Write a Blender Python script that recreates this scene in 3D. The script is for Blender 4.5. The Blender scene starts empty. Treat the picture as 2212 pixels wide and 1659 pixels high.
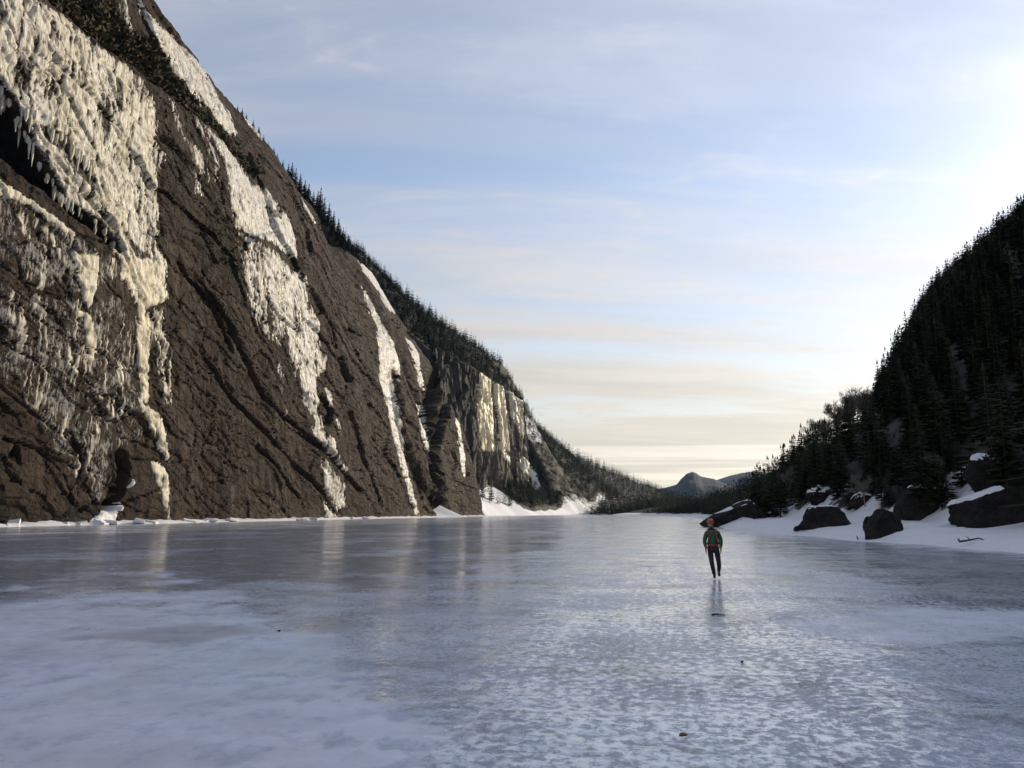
import bpy, bmesh, math, random
import numpy as np
from mathutils import Vector, Matrix, Euler

scene = bpy.context.scene
col = scene.collection
rad = math.radians

# ------------------------------------------------------------------ camera, world, sun, exposure
# World frame: +Y runs down the valley (along the lake), +X to the sunny-side ridge, Z = 0 is the lake ice.
CAM_H, PITCH, YAW = 2.04, rad(8.9), rad(10.4)
FPX, CX, CY = 1771.25, 1106.0, 829.5          # focal length / centre in units of a 2212 px wide picture
SUN_AZ, SUN_EL = rad(35.5), rad(19.5)         # azimuth from +Y towards +X
cam_d = bpy.data.cameras.new('camera')
cam = bpy.data.objects.new('camera', cam_d)
col.objects.link(cam)
cam.location = (0, 0, CAM_H)
cam.rotation_euler = (rad(90) + PITCH, 0, YAW)
cam_d.sensor_width = 36.0
cam_d.lens = 36.0 * FPX / 2212.0
cam_d.clip_start, cam_d.clip_end = 0.1, 30000
scene.camera = cam
scene.view_settings.view_transform = 'Standard'
scene.view_settings.look = 'None'
scene.view_settings.exposure = 0.65
scene.view_settings.gamma = 1.0
scene.view_settings.use_curve_mapping = False
scene.cycles.max_bounces = 6
scene.cycles.diffuse_bounces = 3
scene.cycles.glossy_bounces = 3
scene.cycles.volume_bounces = 0
scene.cycles.use_denoising = True

SUN_DIR = Vector((math.sin(SUN_AZ) * math.cos(SUN_EL), math.cos(SUN_AZ) * math.cos(SUN_EL), math.sin(SUN_EL)))
sun_d = bpy.data.lights.new('sun', 'SUN')
sun_d.energy, sun_d.angle, sun_d.color = 2.6, rad(0.53), (1.0, 0.85, 0.63)
sun = bpy.data.objects.new('sun', sun_d)
col.objects.link(sun)
sun.rotation_euler = SUN_DIR.to_track_quat('Z', 'Y').to_euler()
sun.location = (200, 250, 300)


class NT:
    """tiny helper for building node trees"""
    def __init__(s, tree):
        s.t = tree
        tree.nodes.clear()
    def n(s, kind, **kw):
        nd = s.t.nodes.new(kind)
        ins = kw.pop('ins', {})
        for k, v in kw.items():
            setattr(nd, k, v)
        for k, v in ins.items():
            s.put(nd.inputs[k], v)
        return nd
    def put(s, sock, v):
        if isinstance(v, bpy.types.NodeSocket):
            s.t.links.new(v, sock)
        elif isinstance(v, bpy.types.Node):
            s.t.links.new(v.outputs[0], sock)
        else:
            if isinstance(v, (tuple, list)) and len(v) == 3 and sock.type == 'RGBA':
                v = (*v, 1)
            sock.default_value = v
    def math(s, op, a, b=0.0, c=0.0, clamp=False):
        m = s.n('ShaderNodeMath', operation=op, use_clamp=clamp)
        for i, v in enumerate((a, b, c)):
            s.put(m.inputs[i], v)
        return m.outputs[0]
    def vmath(s, op, a, b=(0, 0, 0)):
        m = s.n('ShaderNodeVectorMath', operation=op)
        s.put(m.inputs[0], a); s.put(m.inputs[1], b)
        return m.outputs['Value'] if op in ('DOT_PRODUCT', 'LENGTH', 'DISTANCE') else m.outputs[0]
    def mix(s, f, a, b, blend='MIX'):
        m = s.n('ShaderNodeMix', data_type='RGBA', blend_type=blend)
        s.put(m.inputs[0], f); s.put(m.inputs[6], a); s.put(m.inputs[7], b)
        return m.outputs[2]
    def noise(s, vec, scale, detail=3.0, rough=0.5, dist=0.0):
        nd = s.n('ShaderNodeTexNoise', ins={'Scale': scale, 'Detail': detail, 'Roughness': rough, 'Distortion': dist})
        s.put(nd.inputs['Vector'], vec)
        return nd.outputs[0]
    def ramp(s, f, lo, hi, a=0.0, b=1.0, smooth=True):
        m = s.n('ShaderNodeMapRange', clamp=True)
        m.interpolation_type = 'SMOOTHSTEP' if smooth else 'LINEAR'
        for i, v in enumerate((f, lo, hi, a, b)):
            s.put(m.inputs[i], v)
        return m.outputs[0]
    def scale(s, vec, k):
        return s.vmath('MULTIPLY', vec, k)
    def pos(s):
        return s.n('ShaderNodeNewGeometry').outputs['Position']
    def attr(s, name):
        return s.n('ShaderNodeAttribute', attribute_name=name).outputs['Fac']
    def bump(s, h, strength, dist, normal=None):
        b = s.n('ShaderNodeBump', ins={'Strength': strength, 'Distance': dist})
        s.put(b.inputs['Height'], h)
        if normal is not None:
            s.put(b.inputs['Normal'], normal)
        return b.outputs[0]


def build_world():
    w = bpy.data.worlds.new('World')
    scene.world = w
    w.use_nodes = True
    T = NT(w.node_tree)
    sky = T.n('ShaderNodeTexSky', sky_type='NISHITA', sun_disc=False, sun_elevation=SUN_EL,
              sun_rotation=SUN_AZ, altitude=900.0, air_density=1.0, dust_density=0.5, ozone_density=1.0)
    d = T.n('ShaderNodeTexCoord').outputs['Generated']
    sep = T.n('ShaderNodeSeparateXYZ'); T.put(sep.inputs[0], d)
    z = T.math('MAXIMUM', sep.outputs[2], 0.0)
    zz = T.math('ADD', z, 0.10)
    # project the direction on a flat veil of cirrus far above
    u = T.math('DIVIDE', sep.outputs[0], zz)
    v = T.math('DIVIDE', sep.outputs[1], zz)
    uv = T.n('ShaderNodeCombineXYZ'); T.put(uv.inputs[0], u); T.put(uv.inputs[1], v)
    rot = T.n('ShaderNodeVectorRotate', rotation_type='Z_AXIS', ins={'Angle': rad(-14)})
    T.put(rot.inputs['Vector'], uv.outputs[0])
    p = rot.outputs[0]
    band = T.noise(T.scale(p, (0.30, 1.25, 1)), 1.0, 5, 0.55, 0.35)
    wisps = T.noise(T.scale(p, (0.9, 3.2, 1)), 1.0, 6, 0.62, 0.6)
    flecks = T.noise(T.scale(p, (5.5, 7.0, 1)), 1.0, 5, 0.65, 0.8)
    # low straight bands close to the horizon
    low = T.noise(T.vmath('MULTIPLY', d, (1.6, 1.6, 70.0)), 1.0, 3, 0.5, 0.1)
    lowk = T.math('MULTIPLY', T.ramp(low, 0.50, 0.64), T.ramp(z, 0.13, 0.05))
    veil = T.math('ADD', T.math('MULTIPLY', T.ramp(band, 0.38, 0.64), 0.62), T.math('MULTIPLY', T.ramp(wisps, 0.40, 0.78), 0.42))
    veil = T.math('ADD', veil, T.math('MULTIPLY', T.math('MULTIPLY', T.ramp(flecks, 0.50, 0.74), 0.42), T.ramp(wisps, 0.38, 0.62)))
    veil = T.math('MULTIPLY_ADD', veil, 0.80, 0.19)
    veil = T.math('ADD', veil, T.ramp(z, 0.36, 0.05, 0.0, 0.56))      # a longer way through the cloud low down
    veil = T.math('ADD', veil, T.math('MULTIPLY', lowk, 0.5))
    veil = T.math('MINIMUM', veil, 0.95)
    # thin ice cloud scatters forward: brighter towards the sun
    cs = T.math('MAXIMUM', T.vmath('DOT_PRODUCT', d, tuple(SUN_DIR)), 0.0)
    g1 = T.math('POWER', cs, 4.0)
    g2 = T.math('POWER', cs, 20.0)
    g3 = T.math('POWER', cs, 160.0)
    lum = T.math('ADD', T.math('MULTIPLY_ADD', g1, 2.45, 3.0), T.math('MULTIPLY_ADD', g2, 0.9, T.math('MULTIPLY', g3, 24.0)))
    lum = T.math('MULTIPLY', lum, T.math('MULTIPLY_ADD', lowk, 0.30, T.math('MULTIPLY_ADD', T.ramp(wisps, 0.3, 0.75), 0.14, 0.93)))
    warm = T.mix(T.ramp(z, 0.46, 0.03), (0.93, 0.95, 1.06), (1.16, 1.05, 0.87))
    cloud = T.vmath('MULTIPLY', warm, T.n('ShaderNodeCombineXYZ', ins={0: lum, 1: lum, 2: lum}).outputs[0])
    blue = T.vmath('MULTIPLY', sky.outputs[0], (1.0, 0.965, 0.95))
    c = T.mix(veil, blue, cloud)
    bg = T.n('ShaderNodeBackground', ins={'Strength': 0.12})
    T.put(bg.inputs['Color'], c)
    out = T.n('ShaderNodeOutputWorld')
    T.t.links.new(bg.outputs[0], out.inputs[0])
build_world()

# ------------------------------------------------------------------ maths helpers
_cp, _sp, _cy, _sy = math.cos(PITCH), math.sin(PITCH), math.cos(YAW), math.sin(YAW)
def ray(px, py):
    """photo pixel (2212-wide) -> direction in world axes (arrays allowed)"""
    dx, dy = np.asarray(px, float) - CX, CY - np.asarray(py, float)
    fw = FPX * _cp - dy * _sp
    up = FPX * _sp + dy * _cp
    return np.stack([-fw * _sy + dx * _cy, fw * _cy + dx * _sy, up], -1)
def proj(x, y, z):
    """world -> photo pixel"""
    z = z - CAM_H
    f0 = -x * _sy + y * _cy
    r = x * _cy + y * _sy
    f = f0 * _cp + z * _sp
    u = -f0 * _sp + z * _cp
    f = np.where(f > 0.05, f, 0.05)
    return CX + FPX * r / f, CY - FPX * u / f
def on_plane(px, py, z=0.0):
    d = ray(px, py)
    t = (z - CAM_H) / d[..., 2]
    return d * t[..., None] + np.array([0, 0, CAM_H])
def sstep(a, b, x):
    t = np.clip((x - a) / (b - a + 1e-12), 0, 1)
    return t * t * (3 - 2 * t)

_rng = np.random.RandomState(7)
_perm = np.concatenate([_rng.permutation(256)] * 3).astype(np.int64)
_grad = _rng.normal(size=(256, 3)); _grad /= np.linalg.norm(_grad, axis=1)[:, None]
def pn(x, y, z=0.0):
    """Perlin noise, about -0.8..0.8"""
    x, y, z = np.broadcast_arrays(np.asarray(x, float), np.asarray(y, float), np.asarray(z, float))
    xi, yi, zi = np.floor(x).astype(np.int64), np.floor(y).astype(np.int64), np.floor(z).astype(np.int64)
    xf, yf, zf = x - xi, y - yi, z - zi
    u, v, w = (t * t * t * (t * (t * 6 - 15) + 10) for t in (xf, yf, zf))
    xi &= 255; yi &= 255; zi &= 255
    def g(i, j, k):
        h = _perm[_perm[_perm[xi + i] + yi + j] + zi + k]
        gr = _grad[h]
        return gr[..., 0] * (xf - i) + gr[..., 1] * (yf - j) + gr[..., 2] * (zf - k)
    def L(a, b, t):
        return a + (b - a) * t
    return L(L(L(g(0, 0, 0), g(1, 0, 0), u), L(g(0, 1, 0), g(1, 1, 0), u), v),
             L(L(g(0, 0, 1), g(1, 0, 1), u), L(g(0, 1, 1), g(1, 1, 1), u), v), w) * 1.4
def fbm(x, y, z=0.0, o=4, g=0.5):
    s, a, k = 0.0, 1.0, 1.0
    for i in range(o):
        s = s + a * pn(np.asarray(x) * k + 17.3 * i, np.asarray(y) * k + 5.1 * i, np.asarray(z) * k + 3.7 * i)
        a *= g; k *= 2.03
    return s
def ridged(x, y, z=0.0, o=3):
    s, a, k = 0.0, 1.0, 1.0
    for i in range(o):
        s = s + a * (1 - 2.2 * np.abs(pn(np.asarray(x) * k + 9.3 * i, np.asarray(y) * k + 2.1 * i, np.asarray(z) * k)))
        a *= 0.5; k *= 2.1
    return s
def seg_dist(px, py, pts, closed=False):
    """distance to a polyline, plus the fraction along it"""
    d = np.full(px.shape, 1e9); fr = np.zeros(px.shape)
    n = len(pts); m = n if closed else n - 1
    for i in range(m):
        ax, ay = pts[i][:2]; bx, by = pts[(i + 1) % n][:2]
        ex, ey = bx - ax, by - ay
        t = np.clip(((px - ax) * ex + (py - ay) * ey) / (ex * ex + ey * ey + 1e-9), 0, 1)
        dd = np.hypot(px - ax - t * ex, py - ay - t * ey)
        k = dd < d
        d = np.where(k, dd, d); fr = np.where(k, (i + t) / m, fr)
    return d, fr
def inside(px, py, pts):
    r = np.zeros(px.shape, bool)
    n = len(pts)
    for i in range(n):
        ax, ay = pts[i]; bx, by = pts[(i + 1) % n]
        if ay == by: continue
        c = ((ay > py) != (by > py)) & (px < (bx - ax) * (py - ay) / (by - ay) + ax)
        r ^= c
    return r
def polymask(px, py, pts, soft=6.0):
    """1 inside a traced outline, 0 outside, soft edge"""
    xs = [p[0] for p in pts]; ys = [p[1] for p in pts]
    out = np.zeros(px.shape)
    k = (px > min(xs) - soft * 2) & (px < max(xs) + soft * 2) & (py > min(ys) - soft * 2) & (py < max(ys) + soft * 2)
    if not k.any(): return out
    a, b = px[k], py[k]
    d, _ = seg_dist(a, b, pts, True)
    out[k] = sstep(-soft, soft, np.where(inside(a, b, pts), d, -d))
    return out

# ------------------------------------------------------------------ mesh helpers
def mesh_np(name, V, F, mat=None, smooth=True, attrs=None):
    V = np.ascontiguousarray(V, np.float32).reshape(-1, 3); F = np.ascontiguousarray(F, np.int32)
    me = bpy.data.meshes.new(name)
    nv, (nf, k) = len(V), F.shape
    me.vertices.add(nv); me.vertices.foreach_set('co', V.ravel())
    me.loops.add(nf * k); me.loops.foreach_set('vertex_index', F.ravel())
    me.polygons.add(nf); me.polygons.foreach_set('loop_start', np.arange(0, nf * k, k, dtype=np.int32))
    me.update(calc_edges=True)
    me.polygons.foreach_set('use_smooth', np.full(nf, smooth, bool))
    for a, v in (attrs or {}).items():
        at = me.attributes.new(a, 'FLOAT', 'POINT')
        at.data.foreach_set('value', np.ascontiguousarray(v, np.float32).ravel())
    if mat: me.materials.append(mat)
    return me
def grid_faces(nr, nc):
    i = np.arange(nr * nc).reshape(nr, nc)
    return np.stack([i[:-1, :-1], i[:-1, 1:], i[1:, 1:], i[1:, :-1]], -1).reshape(-1, 4)
def put(name, me, parent=None, label=None, cat=None, group=None, kind=None, loc=None, rz=None):
    o = bpy.data.objects.new(name, me)
    col.objects.link(o)
    if parent is not None: o.parent = parent
    tag(o, label, cat, group, kind)
    if loc is not None: o.location = loc
    if rz is not None: o.rotation_euler = (0, 0, rz)
    return o
def tag(o, label=None, cat=None, group=None, kind=None):
    for k, v in (('label', label), ('category', cat), ('group', group), ('kind', kind)):
        if v: o[k] = v
def compact(V, F, attrs):
    used = np.unique(F)
    m = np.zeros(len(V), np.int64); m[used] = np.arange(len(used))
    return V[used], m[F], {k: np.asarray(a).ravel()[used] for k, a in attrs.items()}

# ------------------------------------------------------------------ materials
def material(name, fn):
    m = bpy.data.materials.new(name); m.use_nodes = True
    T = NT(m.node_tree)
    b = T.n('ShaderNodeBsdfPrincipled')
    o = T.n('ShaderNodeOutputMaterial')
    T.t.links.new(b.outputs[0], o.inputs[0])
    fn(T, b.inputs)
    return m
def _rock(T, I):
    p = T.pos()
    big = T.noise(p, 0.05, 4, 0.6)
    mid = T.noise(T.scale(p, (1, 1, 0.6)), 0.5, 6, 0.7)
    fine = T.noise(p, 2.0, 6, 0.75)
    c = T.mix(T.ramp(big, 0.35, 0.68), (0.066, 0.043, 0.029), (0.096, 0.061, 0.039))
    c = T.mix(T.ramp(mid, 0.44, 0.70), c, (0.044, 0.031, 0.022))
    c = T.mix(T.math('MULTIPLY', T.ramp(fine, 0.5, 0.74), 0.6), c, (0.124, 0.088, 0.060))
    lich = T.noise(T.scale(p, (1, 1, 0.5)), 0.09, 5, 0.65)
    c = T.mix(T.math('MULTIPLY', T.ramp(lich, 0.53, 0.66), 0.75), c, (0.125, 0.098, 0.074))
    c = T.mix(T.math('MULTIPLY', T.ramp(lich, 0.44, 0.30), 0.6), c, (0.050, 0.046, 0.036))
    streak = T.noise(T.scale(p, (0.5, 0.5, 0.035)), 1.0, 4, 0.6)
    c = T.mix(T.math('MULTIPLY', T.ramp(streak, 0.47, 0.64), 0.78), c, (0.020, 0.017, 0.015))
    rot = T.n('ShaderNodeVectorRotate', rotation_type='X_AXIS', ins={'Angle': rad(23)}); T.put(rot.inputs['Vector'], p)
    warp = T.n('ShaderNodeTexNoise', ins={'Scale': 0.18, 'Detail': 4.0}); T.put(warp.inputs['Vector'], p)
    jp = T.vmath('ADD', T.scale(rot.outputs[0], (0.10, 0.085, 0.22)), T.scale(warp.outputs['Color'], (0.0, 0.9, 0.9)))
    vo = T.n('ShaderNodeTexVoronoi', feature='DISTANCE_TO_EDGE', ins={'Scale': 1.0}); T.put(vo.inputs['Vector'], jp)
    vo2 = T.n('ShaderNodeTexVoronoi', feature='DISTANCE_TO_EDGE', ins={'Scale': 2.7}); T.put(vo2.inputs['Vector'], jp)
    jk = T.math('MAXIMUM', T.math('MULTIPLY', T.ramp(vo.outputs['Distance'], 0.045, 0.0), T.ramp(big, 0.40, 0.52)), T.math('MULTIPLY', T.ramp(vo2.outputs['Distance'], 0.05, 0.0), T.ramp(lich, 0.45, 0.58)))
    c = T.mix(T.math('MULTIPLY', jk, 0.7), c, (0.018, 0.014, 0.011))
    c = T.mix(T.attr('moss'), c, T.mix(T.ramp(mid, 0.4, 0.62), (0.016, 0.018, 0.009), (0.050, 0.038, 0.017)))
    c = T.mix(T.attr('wet_shade'), c, (0.014, 0.014, 0.012))  # wet roof rock, plus shade painted into gullies and cliff foot
    gz = T.math('ADD', T.noise(T.scale(p, (1, 1, 0.20)), 2.2, 5, 0.72), T.math('MULTIPLY', T.math('SUBTRACT', T.noise(p, 0.30, 4, 0.6), 0.5), 0.7))
    gl = T.ramp(T.math('ADD', gz, T.math('MULTIPLY', T.math('SUBTRACT', T.attr('frost'), 1.0), 0.62)), 0.205, 0.33)
    c = T.mix(T.math('MULTIPLY', gl, 0.85), c, (0.50, 0.49, 0.46))
    T.put(I['Base Color'], c)
    T.put(I['Roughness'], T.math('MULTIPLY', T.ramp(mid, 0.3, 0.7, 0.65, 0.92), T.math('SUBTRACT', 1.0, T.math('MULTIPLY', gl, 0.5))))
    I['Specular IOR Level'].default_value = 0.2
    n = T.bump(T.math('SUBTRACT', T.math('MULTIPLY', mid, 1.2), T.math('MULTIPLY', jk, 0.9)), 1.0, 1.0)
    n = T.bump(fine, 1.0, 0.5, n)
    T.put(I['Normal'], n)
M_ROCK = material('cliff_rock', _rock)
def _pale(T, I):
    p = T.pos()
    a = T.noise(T.scale(p, (1, 1, 0.12)), 0.35, 6, 0.65); b = T.noise(p, 1.2, 5, 0.7)
    c = T.mix(T.ramp(a, 0.38, 0.62), (0.060, 0.050, 0.042), (0.25, 0.205, 0.155))
    c = T.mix(T.math('MULTIPLY', T.ramp(b, 0.5, 0.7), 0.5), c, (0.09, 0.075, 0.062))
    c = T.mix(T.attr('wet_shade'), c, (0.020, 0.018, 0.016))
    T.put(I['Base Color'], c); I['Roughness'].default_value = 0.85
    T.put(I['Normal'], T.bump(b, 1.0, 0.8))
M_PALE = material('pale_wall_rock', _pale)
def _ice(T, I):
    p = T.pos()
    flow = T.noise(T.scale(p, (1, 1, 0.12)), 1.5, 6, 0.68)
    col_ = T.noise(T.scale(p, (1, 1, 0.25)), 0.12, 3, 0.5)
    fine = T.noise(T.scale(p, (1, 1, 0.4)), 3.2, 4, 0.6)
    c = T.mix(T.ramp(col_, 0.40, 0.66), (0.74, 0.74, 0.73), (0.70, 0.67, 0.56))
    c = T.mix(T.math('MULTIPLY', T.ramp(flow, 0.46, 0.60), 0.84), c, (0.18, 0.155, 0.135))
    c = T.mix(T.math('MULTIPLY', T.ramp(fine, 0.5, 0.75), 0.4), c, (0.86, 0.85, 0.82))
    c = T.mix(T.math('MULTIPLY', T.attr('yellow'), T.ramp(flow, 0.80, 0.5)), c, (0.86, 0.76, 0.52))
    c = T.mix(T.ramp(T.attr('thick'), 0.36, 0.03), c, (0.17, 0.145, 0.125))
    T.put(I['Base Color'], c)
    T.put(I['Roughness'], T.ramp(flow, 0.3, 0.7, 0.22, 0.55))
    I['IOR'].default_value = 1.31
    n = T.bump(flow, 0.7, 0.5)
    n = T.bump(fine, 0.7, 0.16, n)
    T.put(I['Normal'], n)
M_ICE = material('waterfall_ice', _ice)
def _snow(T, I):
    p = T.pos()
    n1 = T.noise(p, 0.8, 5, 0.6); n2 = T.noise(p, 9.0, 4, 0.6)
    T.put(I['Base Color'], T.mix(T.ramp(n1, 0.3, 0.7), (0.80, 0.81, 0.83), (0.70, 0.71, 0.74)))
    I['Roughness'].default_value = 0.75
    n = T.bump(n1, 0.35, 0.25); n = T.bump(n2, 0.35, 0.03, n)
    T.put(I['Normal'], n)
M_SNOW = material('snow', _snow)
def _hill(T, I):
    """forest floor with snow lying where the snow attribute says so"""
    p = T.pos()
    n1 = T.noise(p, 0.35, 5, 0.65); n2 = T.noise(p, 3.0, 4, 0.6)
    floor_ = T.mix(T.ramp(n1, 0.35, 0.65), (0.010, 0.011, 0.008), (0.020, 0.018, 0.013))
    sn = T.ramp(T.math('MULTIPLY_ADD', T.math('SUBTRACT', n1, 0.5), 1.1, T.attr('snow')), 0.42, 0.58)
    T.put(I['Base Color'], T.mix(sn, floor_, T.mix(T.ramp(n2, 0.3, 0.7), (0.80, 0.81, 0.84), (0.72, 0.73, 0.76))))
    I['Roughness'].default_value = 0.8
    n = T.bump(n1, 0.5, 0.5); n = T.bump(n2, 0.3, 0.08, n)
    T.put(I['Normal'], n)
M_HILL = material('snowy_forest_floor', _hill)
def _lake(T, I):
    p = T.pos()
    white = T.attr('white')         # snow ice (1) ... clear black ice (0)
    rough = T.attr('rough')         # wind- and sun-pitted (1) ... polished (0)
    matte = T.attr('matte')
    pits = T.noise(T.scale(p, (0.8, 0.68, 1)), 9.5, 6, 0.72, 0.10)
    pits2 = T.noise(p, 17.0, 3, 0.6)
    cups = T.noise(T.scale(p, (0.9, 0.7, 1)), 2.6, 4, 0.62, 0.15)
    patch = T.noise(T.scale(p, (0.5, 1, 1)), 0.55, 5, 0.62, 0.5)
    fl = T.noise(T.scale(p, (0.55, 1, 1)), 2.1, 5, 0.68, 0.5)
    shift = T.math('MULTIPLY', T.math('SUBTRACT', T.noise(T.scale(p, (0.7, 1, 1)), 0.42, 5, 0.65, 0.4), 0.5), 0.42)
    track = T.noise(T.scale(p, (2.6, 0.22, 1)), 1.0, 4, 0.6, 0.25)
    pits = T.math('ADD', T.math('ADD', pits, shift), T.math('MULTIPLY', T.math('SUBTRACT', track, 0.5), 0.22))
    top = T.ramp(pits, 0.34, 0.50)
    clear = T.mix(T.ramp(patch, 0.4, 0.65), (0.22, 0.24, 0.27), (0.36, 0.385, 0.43))
    fleck = T.ramp(pits, 0.50, 0.585)
    pitted = T.mix(top, (0.38, 0.44, 0.56), (0.66, 0.71, 0.81))  # dark pits, light tops: foreground glints put into the base colour
    snowice = T.mix(T.ramp(T.math('ADD', cups, T.math('MULTIPLY', T.math('SUBTRACT', pits2, 0.5), 0.25)), 0.30, 0.52), (0.58, 0.63, 0.75), (0.78, 0.80, 0.88))
    snowice = T.mix(matte, pitted, snowice)
    tint = T.mix(T.ramp(T.noise(p, 0.22, 3, 0.5), 0.4, 0.62), (1.0, 0.98, 1.0), (0.965, 1.0, 0.995))
    mot = T.ramp(T.noise(p, 0.85, 5, 0.65, 0.3), 0.3, 0.7, 0.86, 1.08)
    snowice = T.vmath('MULTIPLY', T.vmath('MULTIPLY', snowice, tint), T.n('ShaderNodeCombineXYZ', ins={0: mot, 1: mot, 2: mot}).outputs[0])
    k = T.ramp(T.math('ADD', white, T.math('MULTIPLY', T.math('SUBTRACT', fl, 0.5), 1.5)), 0.22, 0.70)
    c = T.mix(k, clear, snowice)
    c = T.mix(T.math('MULTIPLY', T.attr('dent'), T.ramp(pits2, 0.3, 0.7, 0.25, 0.75)), c, (0.36, 0.42, 0.54))  # thin snow over dark ice in the dents; their reflection tone painted in
    c = T.mix(T.attr('stain'), c, (0.33, 0.325, 0.33))
    T.put(I['Base Color'], c)
    r = T.math('MULTIPLY_ADD', T.math('SUBTRACT', 1.0, fleck), T.math('MULTIPLY_ADD', rough, 0.12, 0.03), 0.06)
    r = T.math('ADD', r, T.ramp(patch, 0.40, 0.66, 0.14, -0.01))
    T.put(I['Roughness'], T.math('ADD', r, T.math('MULTIPLY', matte, 0.22)))
    I['IOR'].default_value = 1.31
    I['Specular IOR Level'].default_value = 0.85
    s1 = T.math('MULTIPLY_ADD', rough, 0.60, 0.03)
    flat_top = T.math('ADD', top, T.math('MULTIPLY', pits, 0.12))
    b = T.n('ShaderNodeBump', ins={'Distance': 0.017}); T.put(b.inputs['Strength'], s1); T.put(b.inputs['Height'], flat_top)
    b1 = T.n('ShaderNodeBump', ins={'Distance': 0.030}); T.put(b1.inputs['Strength'], T.math('MULTIPLY_ADD', matte, 0.35, s1)); T.put(b1.inputs['Height'], cups)
    b2 = T.n('ShaderNodeBump', ins={'Distance': 0.006}); T.put(b2.inputs['Strength'], T.math('MULTIPLY_ADD', matte, 0.5, s1)); T.put(b2.inputs['Height'], pits2)
    T.t.links.new(b.outputs[0], b1.inputs['Normal']); T.t.links.new(b1.outputs[0], b2.inputs['Normal'])
    T.put(I['Normal'], b2.outputs[0])
    # sun-glazed skin of melt ice on the higher flats
    T.put(I['Coat Weight'], T.math('MULTIPLY', T.math('MULTIPLY_ADD', fleck, 0.80, 0.05), T.math('MULTIPLY', T.math('MULTIPLY_ADD', k, 0.90, 0.10), T.math('SUBTRACT', 1.0, T.math('MULTIPLY', matte, 0.85)))))
    I['Coat Roughness'].default_value = 0.12; I['Coat IOR'].default_value = 1.38
    b3 = T.n('ShaderNodeBump', ins={'Distance': 0.020}); T.put(b3.inputs['Strength'], T.math('MULTIPLY_ADD', s1, 0.8, 0.10)); T.put(b3.inputs['Height'], cups)
    T.put(I['Coat Normal'], b3.outputs[0])
M_LAKE = material('lake_ice', _lake)
def flat(name, rgb, rough=0.7, var=0.25, scale=4.0):
    def fn(T, I):
        n = T.noise(T.pos(), scale, 4, 0.6)
        T.put(I['Base Color'], T.mix(T.ramp(n, 0.3, 0.7), tuple(c * (1 - var) for c in rgb), tuple(min(1, c * (1 + var)) for c in rgb)))
        I['Roughness'].default_value = rough
        T.put(I['Normal'], T.bump(n, 0.3, 0.02))
    return material(name, fn)
# ------------------------------------------------------------------ the big cliff
FOOT_L, CREST_L, Y_END = 95.0, 160.0, 434.0
_cpx = np.array([(-300, -800, 112), (0, -420, 115), (200, -165, 121), (330, 0, 127), (400, 92, 132), (505, 225, 139), (581, 322, 146), (634, 398, 150), (680, 455, 154), (720, 500, 158), (763, 548, 160)], float)
_cd = ray(_cpx[:, 0], _cpx[:, 1])
_cY = _cpx[:, 2] * _cd[:, 1] / -_cd[:, 0]
_cZ = _cpx[:, 2] * _cd[:, 2] / -_cd[:, 0] + CAM_H
def cliff_base(Y, t):
    """profile of the wall: steep foot, rolling back towards the crest; t>1 is the top behind the crest"""
    Zc = np.interp(Y, _cY, _cZ)
    Zc = Zc - 0.10 * np.maximum(Y - 405, 0)
    Lc = np.interp(Y, _cY, _cpx[:, 2])
    foot = FOOT_L + 4 * pn(Y / 60, 3.3) + 2.0 * pn(Y / 17, 1.3)
    s = np.clip(t, 0, 1)
    a, b, c, d = (1 - s) ** 3, 3 * s * (1 - s) ** 2, 3 * s * s * (1 - s), s ** 3
    L = a * foot + b * (foot + np.interp(Y, [200, 380], [3, 9])) + c * (Lc * np.interp(Y, [180, 400], [0.82, 0.885])) + d * Lc
    Z = b * 0.42 * Zc + c * (np.interp(Y, [180, 400], [0.82, 0.75]) * Zc) + d * Zc
    e = np.clip(t - 1, 0, None)
    L = L + e * 220; Z = Z + e * 90
    L = L + 95 * sstep(Y_END - 3, Y_END + 46, Y) ** 1.0
    return -L, Z
NCOL, NROW, NBACK = 660, 520, 26
phi = np.linspace(math.atan(FOOT_L / 68), math.atan(FOOT_L / 486), NCOL)
cY = (FOOT_L / np.tan(phi))[None, :].repeat(NROW + NBACK, 0)
ct = np.concatenate([np.linspace(-0.012, 1, NROW), 1 + np.linspace(0.004, 0.5, NBACK)])[:, None].repeat(NCOL, 1)
bX, bZ = cliff_base(cY, ct)
bZ = bZ + np.where(ct < 0, ct * 60, 0)
nx, nz = np.gradient(bZ, axis=0), -np.gradient(bX, axis=0)
_l = np.hypot(nx, nz) + 1e-9; nx, nz = nx / _l, nz / _l        # outward normal in the X-Z plane
pX, pY = proj(bX, cY, bZ)
jA = cY * 0.92 - bZ * 0.39                                     # along the dipping joints
jB = cY * 0.39 + bZ * 0.92                                     # across them
wob = fbm(cY / 30, bZ / 30, 2.2, 3)
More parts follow.
